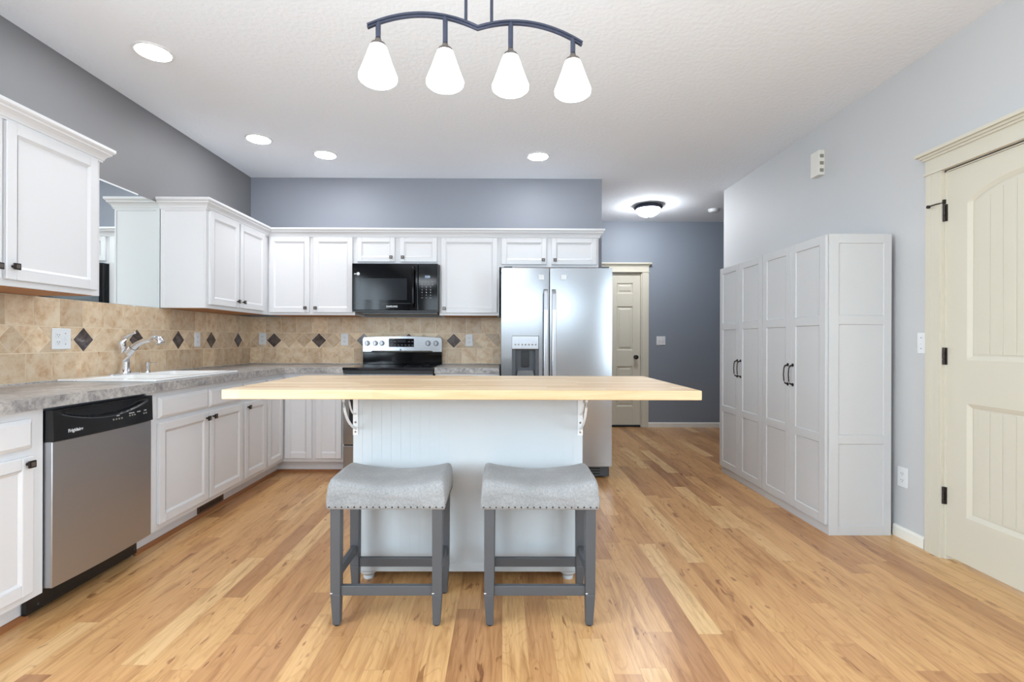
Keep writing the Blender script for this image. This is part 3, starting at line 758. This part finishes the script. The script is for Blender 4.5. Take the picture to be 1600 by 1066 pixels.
m = MB(); m.tube([(fx-0.01, fy, zr+0.135), (fx-0.02, fy, zr+0.165), (fx-0.018, fy, zr+0.20), (fx-0.002, fy, zr+0.232), (fx+0.03, fy, zr+0.252), (fx+0.062, fy, zr+0.262)], [0.016, 0.023, 0.022, 0.016, 0.009, 0.006], 16)
m.build('lever', 'chrome', t, smooth=True)
t = thing('soap_dispenser', 'small chrome soap dispenser pump right of the faucet', 'soap dispenser', (-2.395, 3.33, zr))
MB().lathe((-2.395, 3.33), [(0.02, zr), (0.019, zr+0.008), (0.011, zr+0.014), (0.011, zr+0.045), (0.014, zr+0.05), (0.014, zr+0.068), (0.008, zr+0.072)], 20).build('body', 'chrome', t, smooth=True)
MB().tube([(-2.395, 3.33, zr+0.062), (-2.35, 3.33, zr+0.064), (-2.325, 3.33, zr+0.058)], 0.004, 10).build('nozzle', 'chrome', t, smooth=True)

# ------------------------------------------------------------------ microwave
MX0, MX1 = -1.352, -0.586; MY = 4.447; MZ0, MZ1 = 1.405, 1.838
t = thing('microwave', 'black over-the-range microwave under the short wall cabinet', 'microwave', ((MX0+MX1)/2, 4.65, MZ0))
fm = FS(MY)
MB(fm).box(MX0, MX1, MY-YB+0.01, -0.001, MZ0, MZ1).build('case', 'black_plastic', t)
MB(fm).prism([(MX0+0.06, MZ0-0.001), (MX1-0.01, MZ0-0.001), (MX1-0.01, MZ0-0.018), (MX0+0.08, MZ0-0.018)], -0.33, -0.02).build('vent_base', 'dark_grey', t)
dx = MX1-0.175
d = MB(fm).box(MX0, dx-0.002, 0, 0.034, MZ0+0.012, MZ1-0.002).build('door', 'black_gloss', t, bevel=0.004)
MB(fm).box(MX0+0.065, dx-0.10, 0.034, 0.0346, MZ0+0.105, MZ1-0.135).build('window', 'screen_grey', d)
MB(fm).box(MX0+0.02, dx-0.07, 0.034, 0.0347, MZ0+0.073, MZ0+0.0745).build('trim_line', 'dark_grey', d)
h = MB(fm); h.tube([(dx-0.04, 0.03, MZ0+0.045), (dx-0.04, 0.058, MZ0+0.075), (dx-0.04, 0.068, MZ0+0.20), (dx-0.04, 0.06, MZ0+0.36), (dx-0.04, 0.03, MZ0+0.40)], 0.012, 14)
h.build('handle', 'black_gloss', d, smooth=True)
text('SAMSUNG', 0.022, fm, -0.995, 0.0345, MZ0+0.045, 'print_white', d, bold=0.0006)
MB(fm).cyl((MX0+0.055, MZ1-0.095), 0.0145, 0.034, 0.0348, 'n', 20).box(MX0+0.018, MX0+0.038, 0.034, 0.0348, MZ1-0.1, MZ1-0.092).build('sticker', 'print_white', d)
cpn = MB(fm).box(dx+0.001, MX1, 0, 0.033, MZ0+0.012, MZ1-0.002).build('control_panel', 'black_gloss', t, bevel=0.003)
MB(fm).box(dx+0.06, dx+0.105, 0.033, 0.0338, MZ1-0.135, MZ1-0.108).build('display', 'display', cpn)
text('12:00', 0.022, fm, dx+0.083, 0.034, MZ1-0.121, 'print_white', cpn)
keys = ['1 2 3', '4 5 6', '7 8 9', '-  0  +']
for r in range(7):
    for c_ in range(3 if r > 1 else 4):
        uu = dx+0.035+c_*(0.038 if r > 1 else 0.03)
        z_ = MZ1-0.165-r*0.024
        if r in (2, 3, 4, 5): text((['1', '2', '3'], ['4', '5', '6'], ['7', '8', '9'], ['-', '0', '+'])[r-2][c_], 0.014, fm, uu, 0.0335, z_, 'print_white', cpn, name='key')
        else: MB(fm).box(uu-0.008, uu+0.008, 0.033, 0.0335, z_-0.002, z_+0.002).build('key', 'grille_grey', cpn)
MB(fm).box(MX0, MX1, -0.0, 0.028, MZ0, MZ0+0.011).build('grille', 'black_plastic', t)
MB(fm).box(MX0+0.26, MX1-0.26, -0.1, -0.03, MZ0-0.006, MZ0-0.001).build('work_light', 'rubber', t)

# ------------------------------------------------------------------ range / stove
RX0, RX1 = -1.352, -0.59; RY = 4.165
t = thing('stove', 'stainless electric range with black glass top behind the island', 'stove', ((RX0+RX1)/2, 4.5, 0))
fs = FS(RY)
MB(fs).box(RX0+0.003, RX1-0.003, RY-YB+0.03, -0.03, 0.03, 0.895).build('body', 'black_plastic', t)
MB(fs).box(RX0, RX1, RY-YB+0.1, 0.012, 0.895, 0.918).build('cooktop', 'black_glass', t, bevel=0.004)
ct = bpy.data.objects['cooktop']
for (x, y, r) in ((-1.16, 4.33, 0.10), (-0.79, 4.33, 0.075), (-1.16, 4.58, 0.075), (-0.79, 4.58, 0.10)):
    b = MB(); N = 40
    A = [b.P(x+r*math.cos(2*PI*k/N), y+r*math.sin(2*PI*k/N), 0.9183) for k in range(N)]; B = [b.P(x+(r-0.004)*math.cos(2*PI*k/N), y+(r-0.004)*math.sin(2*PI*k/N), 0.9183) for k in range(N)]
    for k in range(N): j = (k+1) % N; b.face((A[k], A[j], B[j], B[k]))
    b.build('burner_ring', 'dark_grey', ct)
od = MB(fs).box(RX0+0.004, RX1-0.004, -0.03, 0.0, 0.265, 0.86).build('oven_door', 'steel', t, bevel=0.004)
MB(fs).box(RX0+0.055, RX1-0.055, 0.0, 0.003, 0.42, 0.76).build('oven_window', 'black_glass', od, bevel=0.001)
h = MB(fs); h.tube([(RX0+0.04, 0.045, 0.80), (RX1-0.04, 0.045, 0.80)], 0.012, 12)
for x in (RX0+0.07, RX1-0.07): h.tube([(x, 0.0, 0.80), (x, 0.045, 0.80)], 0.009, 10)
h.build('handle', 'handle_steel', od, smooth=True)
MB(fs).box(RX0+0.004, RX1-0.004, -0.03, -0.004, 0.06, 0.255).build('drawer', 'steel', t, bevel=0.004)
MB(fs).box(RX0+0.05, RX1-0.05, -0.08, -0.04, 0.0, 0.05).build('foot_rail', 'rubber', t)
# backguard
fg = FS(4.76)
bg = MB(fg); bg.prism([(RX0, 0.918), (RX1, 0.918), (RX1, 1.035), (RX0, 1.035)], -0.06, 0.0)
bg.build('backguard_base', 'black_gloss', t, bevel=0.003)
m = MB(fg)
arc = [(RX0, 1.035), (RX0, 1.155)]+[(RX0+0.01+(RX1-RX0-0.02)*k/12, 1.178+0.012*math.sin(PI*k/12)) for k in range(13)]+[(RX1, 1.155), (RX1, 1.035), (RX1-0.08, 1.035), (RX1-0.1, 1.045), (RX0+0.1, 1.045), (RX0+0.08, 1.035)]
m.prism(arc, -0.06, 0.012)
bp = m.build('backguard', 'steel', t, bevel=0.003)
MB(fg).box(-1.10, -0.857, 0.012, 0.0145, 1.085, 1.165).build('clock_panel', 'black_gloss', bp, bevel=0.001)
ck = bpy.data.objects['clock_panel']
for r in range(2):
    for c_ in range(7):
        if r == 1 and 1 < c_ < 5: continue
        MB(fg).box(-1.085+c_*0.034, -1.065+c_*0.034, 0.0145, 0.0149, 1.098+r*0.034, 1.106+r*0.034).build('key', 'dark_grey', ck)
MB(fg).box(-1.02, -0.935, 0.0145, 0.0149, 1.128, 1.152).build('display', 'screen_grey', ck)
for u in (-1.305, -1.228, -1.165, -0.722, -0.645):
    k = MB(fg).cyl((u, 1.12), 0.027, 0.012, 0.017, 'n', 24).cyl((u, 1.12), 0.022, 0.017, 0.036, 'n', 24, r1=0.018).build('burner_knob', 'stove_knob', bp, smooth=True)
    MB(fg).box(u-0.003, u+0.003, 0.036, 0.042, 1.103, 1.137).build('knob_grip', 'handle_steel', k, bevel=0.001)
MB(fg).cyl((-0.985, 1.058), 0.0075, 0.012, 0.0128, 'n', 16).build('badge', 'dark_grey', bp)

# ------------------------------------------------------------------ refrigerator
t = thing('refrigerator', 'stainless side-by-side refrigerator with water dispenser in the left door', 'refrigerator', (0.445, 4.45, 0))
RF = 4.085; ff = FS(RF); q0, q1, qs = -0.015, 0.905, 0.385
MB(ff).box(q0+0.01, q1-0.01, RF-4.80, -0.075, 0.04, 1.735).build('body', 'dark_grey', t, bevel=0.003)
def bowed(u0, u1, z0, z1, dep=0.065, bulge=0.005, hole=None):
    m = MB(ff); N = 14
    def n_at(u): x = (u-(u0+u1)/2)/((u1-u0)/2); return bulge*(1-abs(x)**3)
    us = [u0+(u1-u0)*k/N for k in range(N+1)]
    if hole:
        us = sorted(set(us+[hole[0], hole[1]]))
    zs = [z0]+([hole[2], hole[3]] if hole else [])+[z1]
    for za, zb in zip(zs, zs[1:]):
        for ua, ub in zip(us, us[1:]):
            if hole and ua >= hole[0]-1e-6 and ub <= hole[1]+1e-6 and abs(za-hole[2]) < 1e-6: continue
            m.face([m.P(ua, n_at(ua)-0.004, za), m.P(ub, n_at(ub)-0.004, za), m.P(ub, n_at(ub)-0.004, zb), m.P(ua, n_at(ua)-0.004, zb)])
    # sides, top, bottom, back
    for z in (z0, z1): m.face([m.P(u, n_at(u)-0.004, z) for u in us]+[m.P(u1, -dep, z), m.P(u0, -dep, z)])
    for u in (u0, u1):
        for za, zb in zip(zs, zs[1:]): m.face([m.P(u, n_at(u)-0.004, za), m.P(u, n_at(u)-0.004, zb), m.P(u, -dep, zb), m.P(u, -dep, za)])
    m.face([m.P(u0, -dep, z0), m.P(u1, -dep, z0), m.P(u1, -dep, z1), m.P(u0, -dep, z1)])
    if hole:
        a, b, c, d_ = hole; nn = -0.05
        for (p, q_) in (((a, c), (b, c)), ((b, c), (b, d_)), ((b, d_), (a, d_)), ((a, d_), (a, c))):
            m.face([m.P(p[0], n_at(p[0])-0.004, p[1]), m.P(q_[0], n_at(q_[0])-0.004, q_[1]), m.P(q_[0], nn, q_[1]), m.P(p[0], nn, p[1])])
        m.face([m.P(a, nn, c), m.P(b, nn, c), m.P(b, nn, d_), m.P(a, nn, d_)])
    return m, n_at
ho = (0.073, 0.298, 0.80, 1.19)
m, na = bowed(q0, qs-0.004, 0.105, 1.752, hole=ho)
fdL = m.build('door', 'steel', t, smooth=True, merge=True)
m, nb_ = bowed(qs+0.004, q1, 0.105, 1.752)
fdR = m.build('door', 'steel', t, smooth=True, merge=True)
for dd, x in ((fdL, qs-0.034), (fdR, qs+0.034)):
    h = MB(ff); pts = [(x, 0.005, 0.55), (x, 0.045, 0.59), (x, 0.052, 0.7)]+[(x, 0.056, 0.7+0.1*k) for k in range(1, 8)]+[(x, 0.045, 1.53), (x, 0.005, 1.57)]
    h.tube(pts, 0.016, 4, sq=(0.0165, 0.009)); h.build('handle', 'handle_steel', dd, bevel=0.004)
for dd, x in ((fdL, 0.315), (fdR, 0.50)):
    MB(ff).box(x-0.022, x+0.022, 0.006, 0.0088, 1.655, 1.695).build('sticker', 'plate_white', dd)
# dispenser
b = MB(ff)
b.box(ho[0], ho[1], -0.045, 0.012, 1.075, ho[3]).build('dispenser_panel', 'handle_steel', fdL, bevel=0.006)
dp = bpy.data.objects['dispenser_panel']
for k in range(7):
    MB(ff).cyl((0.102+k*0.028, 1.115), 0.0065, 0.012, 0.0135, 'n', 12).build('button', 'grille_grey', dp)
b = MB(ff); b.box(ho[0]+0.001, ho[0]+0.03, -0.048, 0.003, ho[2]+0.001, 1.074).box(ho[1]-0.03, ho[1]-0.001, -0.048, 0.003, ho[2]+0.001, 1.074).box(ho[0]+0.03, ho[1]-0.03, -0.049, -0.04, ho[2]+0.001, 1.074)
b.build('dispenser_recess', 'dark_grey', fdL)
MB(ff).box(0.155, 0.215, -0.04, -0.015, 0.93, 1.06).build('paddle', 'black_plastic', fdL, bevel=0.004)
MB(ff).prism([(ho[0]+0.03, ho[2]+0.002), (ho[1]-0.03, ho[2]+0.002), (ho[1]-0.05, ho[2]+0.10), (ho[0]+0.05, ho[2]+0.10)], -0.04, 0.0).build('drip_tray', 'steel', fdL)
m = MB(ff); m.box(q0+0.02, q1-0.012, -0.09, -0.045, 0.012, 0.1); m.build('base_grille', 'dark_grey', t, bevel=0.003)
g = bpy.data.objects['base_grille']
m = MB(ff)
for k in range(3): m.box(q0+0.05, q1-0.09, -0.045, -0.0445, 0.03+k*0.022, 0.04+k*0.022)
m.build('grille_slots', 'rubber', g)
for x in (q0+0.08, q1-0.08): MB(ff).cyl((-0.08, 0.02), 0.02, x-0.015, x+0.015, 'u', 16).build('roller', 'rubber', t)
MB(ff).box(q0+0.02, q0+0.09, -0.12, -0.03, 1.7525, 1.768).build('hinge_cover', 'dark_grey', t)
MB(ff).box(q1-0.09, q1-0.02, -0.12, -0.03, 1.7525, 1.768).build('hinge_cover', 'dark_grey', t)

# ------------------------------------------------------------------ island
t = thing('kitchen_island', 'white kitchen island with a butcher block top in the middle of the room', 'kitchen island', (-0.16, 2.5, 0))
TX0, TX1, TY0, TY1 = -1.10, 0.782, 1.93, 2.737
IX0, IX1, IY0, IY1 = -0.706, 0.378, 2.33, 2.72
m = MB(); m.box(TX0, TX1, TY0, TY1, 0.914, 0.952); m.build('butcher_block_top', 'butcher', t, bevel=0.003, origin=(0, 0, 0.914))
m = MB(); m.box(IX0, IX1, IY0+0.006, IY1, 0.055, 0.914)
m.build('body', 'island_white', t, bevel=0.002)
m = MB(FS(IY0+0.006)); x = IX0+0.0; sp_ = (IX1-IX0)/24
m.box(IX0, IX1, 0, 0.0048, 0.098, 0.913)
for k in range(24): m.box(IX0+sp_*k+0.0, IX0+sp_*(k+1)-0.0012, 0.0048, 0.0054, 0.098, 0.913)
m.build('front_panel', 'island_white', t)
m = MB(FS(IY0+0.006)); m.box(IX0-0.002, IX1+0.002, 0, 0.010, 0.055, 0.098); m.build('bottom_rail', 'island_white', t, bevel=0.003)
for x in (IX0+0.06, IX1-0.06):
    for y in (IY0+0.06, IY1-0.06):
        MB().lathe((x, y), [(0.024, 0.0), (0.026, 0.006), (0.024, 0.016), (0.03, 0.022), (0.043, 0.034), (0.043, 0.043), (0.033, 0.05), (0.036, 0.0555)], 24).build('bun_foot', 'island_white', t, smooth=True)
# curved support brackets under the overhang, at both edges of the front
for x in (IX0+0.0, IX1-0.024):
    br = MB(FS(IY0))
    br.box(x, x+0.024, 0.0, 0.004, 0.70, 0.912)
    br.box(x, x+0.024, 0.004, 0.20, 0.908, 0.9135)
    brk = br.build('bracket', 'plate_white', t)
    cv = MB(FS(IY0))
    cv.tube([(x+0.012, 0.004, 0.73)]+[(x+0.012, 0.004+0.18*math.sin(a)**1.4, 0.735+0.172*(1-math.cos(a))) for a in [PI/2*k/10 for k in range(1, 11)]], 0.006, 8)
    cv.tube([(x+0.012, 0.004, 0.80)]+[(x+0.012, 0.004+0.10*math.sin(a), 0.80+0.107*(1-math.cos(a))) for a in [PI/2*k/8 for k in range(1, 9)]], 0.004, 8)
    cv.build('brace', 'plate_white', brk, smooth=True)
    for z in (0.76, 0.715): MB(FS(IY0)).cyl((x+0.012, z), 0.005, 0.004, 0.0065, 'n', 10).build('screw', 'handle_steel', brk)

# ------------------------------------------------------------------ stools
def make_stool():
    t = thing('stool', 'grey upholstered saddle stool, left of the two at the island', 'stool', (0, 0, 0), 'saddle stools at the island')
    W2, D2 = 0.233, 0.155
    # legs: front at y=-D, rear at +D
    lx, ly = 0.203, 0.127
    for sx in (-1, 1):
        for sy in (-1, 1):
            m = MB()
            m.taper((sx*(lx-0.003), sy*(ly+0.0)), (0.0145, 0.0145), 0.006, (sx*lx, sy*ly), (0.0195, 0.0195), 0.13)
            m.taper((sx*lx, sy*ly), (0.0195, 0.0195), 0.13, (sx*lx, sy*ly), (0.0205, 0.0205), 0.475)
            l = m.build('leg', 'stool_grey', t, bevel=0.002)
            MB().cyl((sx*(lx-0.003), sy*ly), 0.011, 0.0, 0.006, 'z', 12).build('glide', 'rubber', l)
            if sy < 0:
                c = MB(); c.prism([(sx*lx-0.0195, 0.133), (sx*lx-0.013, 0.134), (sx*lx-0.009, 0.1365), (sx*lx-0.0195, 0.1375)], -ly-0.0199, -ly-0.0185)
                c.build('paint_chip', 'chip_white', l)
    for sy in (-1, 1):
        MB().box(-lx+0.019, lx-0.019, sy*ly-0.011, sy*ly+0.011, 0.122, 0.161).build('stretcher', 'stool_grey', t, bevel=0.002)
    for sx in (-1, 1):
        MB().box(sx*lx-0.011, sx*lx+0.011, -ly+0.019, ly-0.019, 0.185, 0.223).build('stretcher', 'stool_grey', t, bevel=0.002)
    # saddle cushion
    m = MB(); NX, NY = 56, 40; g = []
    rc = 0.045
    for i in range(NX+1):
        row = []
        for j in range(NY+1):
            a = -1+2*i/NX; b = -1+2*j/NY
            # denser towards the rims
            a = math.sin(a*PI/2)*0.35+a*0.65; b = math.sin(b*PI/2)*0.35+b*0.65
            x, y = a*W2, b*D2
            dx_, dy_ = W2-abs(x), D2-abs(y)
            z = 0.571+0.031*(abs(a)**2.0)-0.008*b*b
            for d_, r in ((dx_, 0.028), (dy_, 0.030)):
                if d_ < r: z -= (r-math.sqrt(max(0, r*r-(r-d_)**2)))*0.95
            z += 0.0025*noise.noise(Vector((x*11, y*11, 1.7)))
            row.append((x, y, z))
        g.append(row)
    ids = [[m.P(*p) for p in row] for row in g]
    for i in range(NX):
        for j in range(NY): m.face((ids[i][j], ids[i+1][j], ids[i+1][j+1], ids[i][j+1]))
    # skirt
    loop = [(i, 0) for i in range(NX+1)]+[(NX, j) for j in range(1, NY+1)]+[(i, NY) for i in range(NX-1, -1, -1)]+[(0, j) for j in range(NY-1, 0, -1)]
    prev = [ids[i][j] for i, j in loop]; p0 = [g[i][j] for i, j in loop]
    levels = 8
    for k in range(1, levels+1):
        cur = []
        for (x, y, z) in p0:
            f = k/levels; zz = z+(0.474-z)*f
            bul = 1+0.012*math.sin(PI*f)
            wob = 0.0045*noise.noise(Vector((x*9, y*9, zz*45)))*(1-f)
            nx_ = x*bul+ (wob if abs(abs(x)-W2) < 1e-6 else 0); ny_ = y*bul+(wob*1.6 if abs(abs(y)-D2) < 1e-6 else 0)
            cur.append(m.P(nx_, ny_, zz))
        n = len(cur)
        for a in range(n): b = (a+1) % n; m.face((prev[a], prev[b], cur[b], cur[a]))
        prev = cur
    m.face(prev)
    s = m.build('seat', 'fabric', t, smooth='all')
    nl = MB()
    K = 19
    def nail(x, y, ax):
        if ax == 'y': nl.cyl((x, 0.483), 0.0036, y, y*1.012, 'n', 8, r1=0.002)
        else: nl.cyl((y, 0.483), 0.0036, x, x*1.008, 'u', 8, r1=0.002)
    for k in range(K):
        x = -W2+0.008+(2*W2-0.016)*k/(K-1)
        for sy in (-1, 1): 
            c = MB(); c.cyl((x, 0.483), 0.0038, sy*(D2+0.0002), sy*(D2+0.003), 'n', 8, r1=0.002); c.build('nailhead', 'bronze', s)
    K = 12
    for k in range(1, K):
        y = -D2+0.008+(2*D2-0.016)*k/K
        for sx in (-1, 1):
            c = MB(); c.cyl((y, 0.483), 0.0038, sx*(W2+0.0002), sx*(W2+0.003), 'u', 8, r1=0.002); c.build('nailhead', 'bronze', s)
    MB().box(-lx+0.02, lx-0.02, -ly+0.02, ly-0.02, 0.464, 0.474).build('dust_cover', 'rubber', t)
    return t
st = make_stool()
st.location = (-0.464, 2.115, 0)
s2 = copy_tree(st, None, (0.150, 2.115, 0)); s2['label'] = 'grey upholstered saddle stool, right of the two at the island'

# ------------------------------------------------------------------ pantry cabinets on the right wall
PX = 1.932; PB = 2.30; fp = FW(PX)
def pantry(u0, u1, label, side):
    t = thing('pantry_cabinet', label, 'cabinet', ((PX+PB)/2, (u0+u1)/2, 0), 'tall pantry cabinets')
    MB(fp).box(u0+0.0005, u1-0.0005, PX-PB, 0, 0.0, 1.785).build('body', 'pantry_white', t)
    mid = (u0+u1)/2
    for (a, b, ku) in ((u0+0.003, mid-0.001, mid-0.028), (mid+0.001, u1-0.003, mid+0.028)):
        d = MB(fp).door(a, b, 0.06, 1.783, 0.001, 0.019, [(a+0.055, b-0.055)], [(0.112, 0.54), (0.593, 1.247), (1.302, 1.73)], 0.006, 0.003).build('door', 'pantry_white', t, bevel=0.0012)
        h = MB(fp); n0 = 0.019
        for z in (0.862, 0.992): h.cyl((ku, z), 0.011, n0, n0+0.003, 'n', 14).tube([(ku, n0, z), (ku, n0+0.022, z+(0.008 if z < 0.9 else -0.008))], 0.005, 10)
        h.tube([(ku, n0+0.02, 0.868), (ku, n0+0.027, 0.885), (ku, n0+0.030, 0.927), (ku, n0+0.027, 0.969), (ku, n0+0.02, 0.986)], [0.005, 0.004, 0.004, 0.004, 0.005], 10)
        h.build('handle', 'bronze', d, smooth=True)
    if side:
        MB(FS(u0)).door(PX-0.001, PB, 0.0, 1.786, 0.0, 0.008, [(PX+0.055, PB-0.045)], [(0.055, 0.541), (0.593, 1.250), (1.302, 1.732)], 0.005, 0.003).build('end_panel', 'pantry_white', t, bevel=0.001)
    return t
pantry(2.915, 3.628, 'tall off-white four-panel pantry cabinet, the one nearer the cream door', True)
pantry(3.629, 4.342, 'tall off-white pantry cabinet, the one farther away toward the hall', False)

# ------------------------------------------------------------------ outlets and switches
def plate(name, label, fr, u, z, gangs, w=0.072, h=0.117, n0=0.0, group=None):
    cat = 'outlet' if 'outlet' in name else 'light switch'
    c = fr(u, n0, z)
    t = thing(name, label, cat, c, group)
    W_ = w+0.046*(len(gangs)-1)
    p = MB(fr).box(u-W_/2, u+W_/2, n0, n0+0.006, z-h/2, z+h/2).build('cover_plate', 'plate_white', t, bevel=0.003)
    for k, g in enumerate(gangs):
        uu = u+(k-(len(gangs)-1)/2)*0.046
        if g == 'o':
            for dz in (-0.02, 0.02):
                r = MB(fr).box(uu-0.016, uu+0.016, n0+0.006, n0+0.0075, z+dz-0.014, z+dz+0.014).build('socket', 'plate_white', t, bevel=0.001)
                MB(fr).box(uu-0.008, uu-0.0055, n0+0.0075, n0+0.0079, z+dz-0.002, z+dz+0.007).box(uu+0.0055, uu+0.008, n0+0.0075, n0+0.0079, z+dz-0.002, z+dz+0.007).cyl((uu, z+dz-0.008), 0.0025, n0+0.0075, n0+0.0079, 'n', 8).build('slots', 'slot_dark', r)
        else:
            MB(fr).box(uu-0.005, uu+0.005, n0+0.006, n0+0.016, z-0.004, z+0.011).build('toggle', 'plate_white', t, bevel=0.001)
            for dz in (-0.03, 0.03): MB(fr).cyl((uu, z+dz), 0.0028, n0+0.006, n0+0.007, 'n', 8).build('screw', 'slot_dark', t)
    return t
NB = 0.0055
plate('electrical_outlet', 'white double-gang outlet and switch plate on tile left of the faucet', FE(XL), 2.772, 1.150, ['o', 's'], n0=NB)
plate('electrical_outlet', 'white outlet on the left-wall tile near the corner, right of the faucet', FE(XL), 4.0, 1.150, ['o'], n0=NB, group='backsplash outlets')
plate('electrical_outlet', 'white outlet on the back-wall tile nearest the left corner', FS(YB), -2.36, 1.160, ['o'], n0=NB, group='backsplash outlets')
plate('electrical_outlet', 'white outlet on the tile just left of the stove', FS(YB), -1.556, 1.155, ['o'], n0=NB, group='backsplash outlets')
plate('electrical_outlet', 'white outlet on the tile between the stove and refrigerator', FS(YB), -0.332, 1.152, ['o'], n0=NB, group='backsplash outlets')
plate('light_switch', 'white double switch plate on the dark blue hall wall', FS(YH), 2.107, 1.155, ['s', 's'])
plate('light_switch', 'white switch plate on the right wall beside the cream door casing', FW(XR), 2.741, 1.140, ['s'], w=0.052)
plate('electrical_outlet', 'white outlet low on the right wall between pantry and door', FW(XR), 2.868, 0.357, ['o'])

# door chime box high on the right wall
fc = FW(XR)
t = thing('door_chime', 'small off-white door chime box high on the right wall', 'door chime', fc(3.625, 0, 2.36))
b = MB(fc).box(3.578, 3.675, 0.0, 0.045, 2.365, 2.545).build('case', 'chime_beige', t, bevel=0.003)
for k in range(3): MB(FS(3.578)).box(XR-0.037, XR-0.009, 0.0, 0.0012, 2.385+k*0.052, 2.41+k*0.052).build('grille', 'grille_grey', t)

# smoke detector and hall flush light
t = thing('smoke_detector', 'round white smoke detector on the hall ceiling', 'smoke detector', (2.545, 5.95, H))
MB().lathe((2.545, 5.95), [(0.066, H), (0.066, H-0.012), (0.058, H-0.022), (0.056, H-0.032), (0.045, H-0.038)], 28).build('case', 'plate_white', t, smooth=True)
t = thing('ceiling_light', 'domed flush-mount lamp with bronze rim on the hall ceiling', 'ceiling light', (1.70, 5.78, H))
MB().lathe((1.70, 5.78), [(0.125, H), (0.155, H-0.012), (0.165, H-0.03), (0.150, H-0.05), (0.138, H-0.052)], 40).build('rim', 'lamp_bronze', t, smooth=True)
dm = MB().lathe((1.70, 5.78), [(0.137, H-0.048)]+[(0.137*math.cos(a), H-0.05-0.085*math.sin(a)) for a in [PI/2*k/10 for k in range(1, 10)]]+[(0.006, H-0.135)], 40).build('glass_dome', 'dome_glass', t, smooth=True)
MB().lathe((1.70, 5.78), [(0.004, H-0.133), (0.01, H-0.138), (0.009, H-0.146), (0.003, H-0.152)], 16).build('finial', 'lamp_bronze', t, smooth=True)

# recessed ceiling cans
def can(x, y, label):
    t = thing('recessed_light', label, 'recessed light', (x, y, H), 'recessed ceiling lights')
    N = 40; m = MB(); rings = []
    for r, z in ((0.101, H), (0.098, H-0.006), (0.084, H-0.007), (0.078, H-0.002)):
        rings.append([m.P(x+r*math.cos(2*PI*k/N), y+r*math.sin(2*PI*k/N), z) for k in range(N)])
    for A, B in zip(rings, rings[1:]):
        for k in range(N): j = (k+1) % N; m.face((A[k], A[j], B[j], B[k]))
    m.build('trim_ring', 'plate_white', t, smooth=True)
    MB().cyl((x, y), 0.085, H-0.0075, H-0.0015, 'z', 40).build('lens', 'can_lens', t)
    return t
c0 = can(-1.945, 2.744, 'recessed ceiling light nearest the camera, above the left counter')
for (x, y, l) in ((-1.946, 3.924, 'middle recessed ceiling light, above the left counter near the corner'),
                  (-1.534, 4.248, 'recessed ceiling light in front of the cabinet left of the microwave'),
                  (0.299, 4.263, 'recessed ceiling light in front of the refrigerator')):
    c = copy_tree(c0, None, (x, y, H)); c['label'] = l

# bowl-shaped fill lamps added behind the camera to brighten the ceiling
def fill_bowl_lamp(x, y, label):
    t = thing('fill_bowl_lamp', label, 'fill lamp', (x, y, H), 'added fill lamps')
    MB().lathe((x, y), [(0.22, 2.34), (0.215, 2.31), (0.18, 2.26), (0.10, 2.225), (0.02, 2.215)], 36, cap0=False).build('bowl', 'fill_bowl_glass', t, smooth=True)
    MB().cyl((x, y), 0.008, 2.23, H, 'z', 12).build('rod', 'lamp_bronze', t)
    return t
fill_bowl_lamp(-1.5, -0.8, 'added white bowl lamp behind the camera for ceiling light, near the left wall'); fill_bowl_lamp(-0.8, -2.6, 'added white bowl lamp behind the camera for ceiling light, near the rear windows')

# ------------------------------------------------------------------ linear chandelier
KC = 1.0/F_PX
def ctr(s):   # s in 0..1 along the bar (plan position)
    xl, yl, xr, yr = -0.450, 1.625, 0.272, 1.715
    return (xl+(xr-xl)*s, yl+(yr-yl)*s)
BZ = 2.182
t = thing('chandelier', 'bronze four-light linear chandelier with white cone shades', 'chandelier', (-0.09, 1.66, H))
def bz(s):
    q_ = s/0.5 if s < 0.5 else (1-s)/0.5
    return BZ+0.168*q_*(1-q_)+0.025*q_
pts = []
for k in range(49):
    s_ = k/48; x, y = ctr(s_); pts.append((x, y, bz(s_)))
bar = MB(); bar.tube(pts, 0.006, 4, sq=(0.011, 0.0028)); bar.build('bar', 'lamp_bronze', t, bevel=0.001)
bar = MB(); bar.tube([(x, y, z-0.0062) for x, y, z in pts], 0.006, 4, sq=(0.006, 0.0034)); bar.build('lower_bar', 'lamp_bronze', t, bevel=0.001)
for s_ in (0.445, 0.565):
    x, y = ctr(s_); MB().cyl((x, y), 0.0055, bz(s_), H-0.02, 'z', 14).build('rod', 'lamp_bronze', t, smooth=True)
x, y = ctr(0.5)
MB().lathe((x, y), [(0.065, H), (0.065, H-0.008), (0.05, H-0.02), (0.03, H-0.025)], 32).build('canopy', 'lamp_bronze', t, smooth=True)
for s_ in (0.048, 0.350, 0.655, 0.955):
    x, y = ctr(s_); zt = bz(s_)
    st_b = BZ-0.037
    MB().cyl((x, y), 0.0085, st_b, zt, 'z', 14).build('stem', 'lamp_bronze', t, smooth=True)
    MB().lathe((x, y), [(0.006, st_b), (0.010, st_b-0.004), (0.012, st_b-0.012), (0.024, st_b-0.020), (0.027, st_b-0.030)], 20).build('socket_cup', 'knob_face', t, smooth=True)
    zs = st_b-0.024
    MB().lathe((x, y), [(r_, zs-d_) for r_, d_ in ((0.019, 0), (0.027, 0.006), (0.033, 0.022), (0.044, 0.054), (0.056, 0.086), (0.063, 0.104), (0.062, 0.114), (0.054, 0.121), (0.03, 0.124))], 40).build('shade', 'shade_glass', t, smooth=True)

# thick sticker-like bits: light switch etc. are done; keep the scene tidy
bpy.context.view_layer.update()
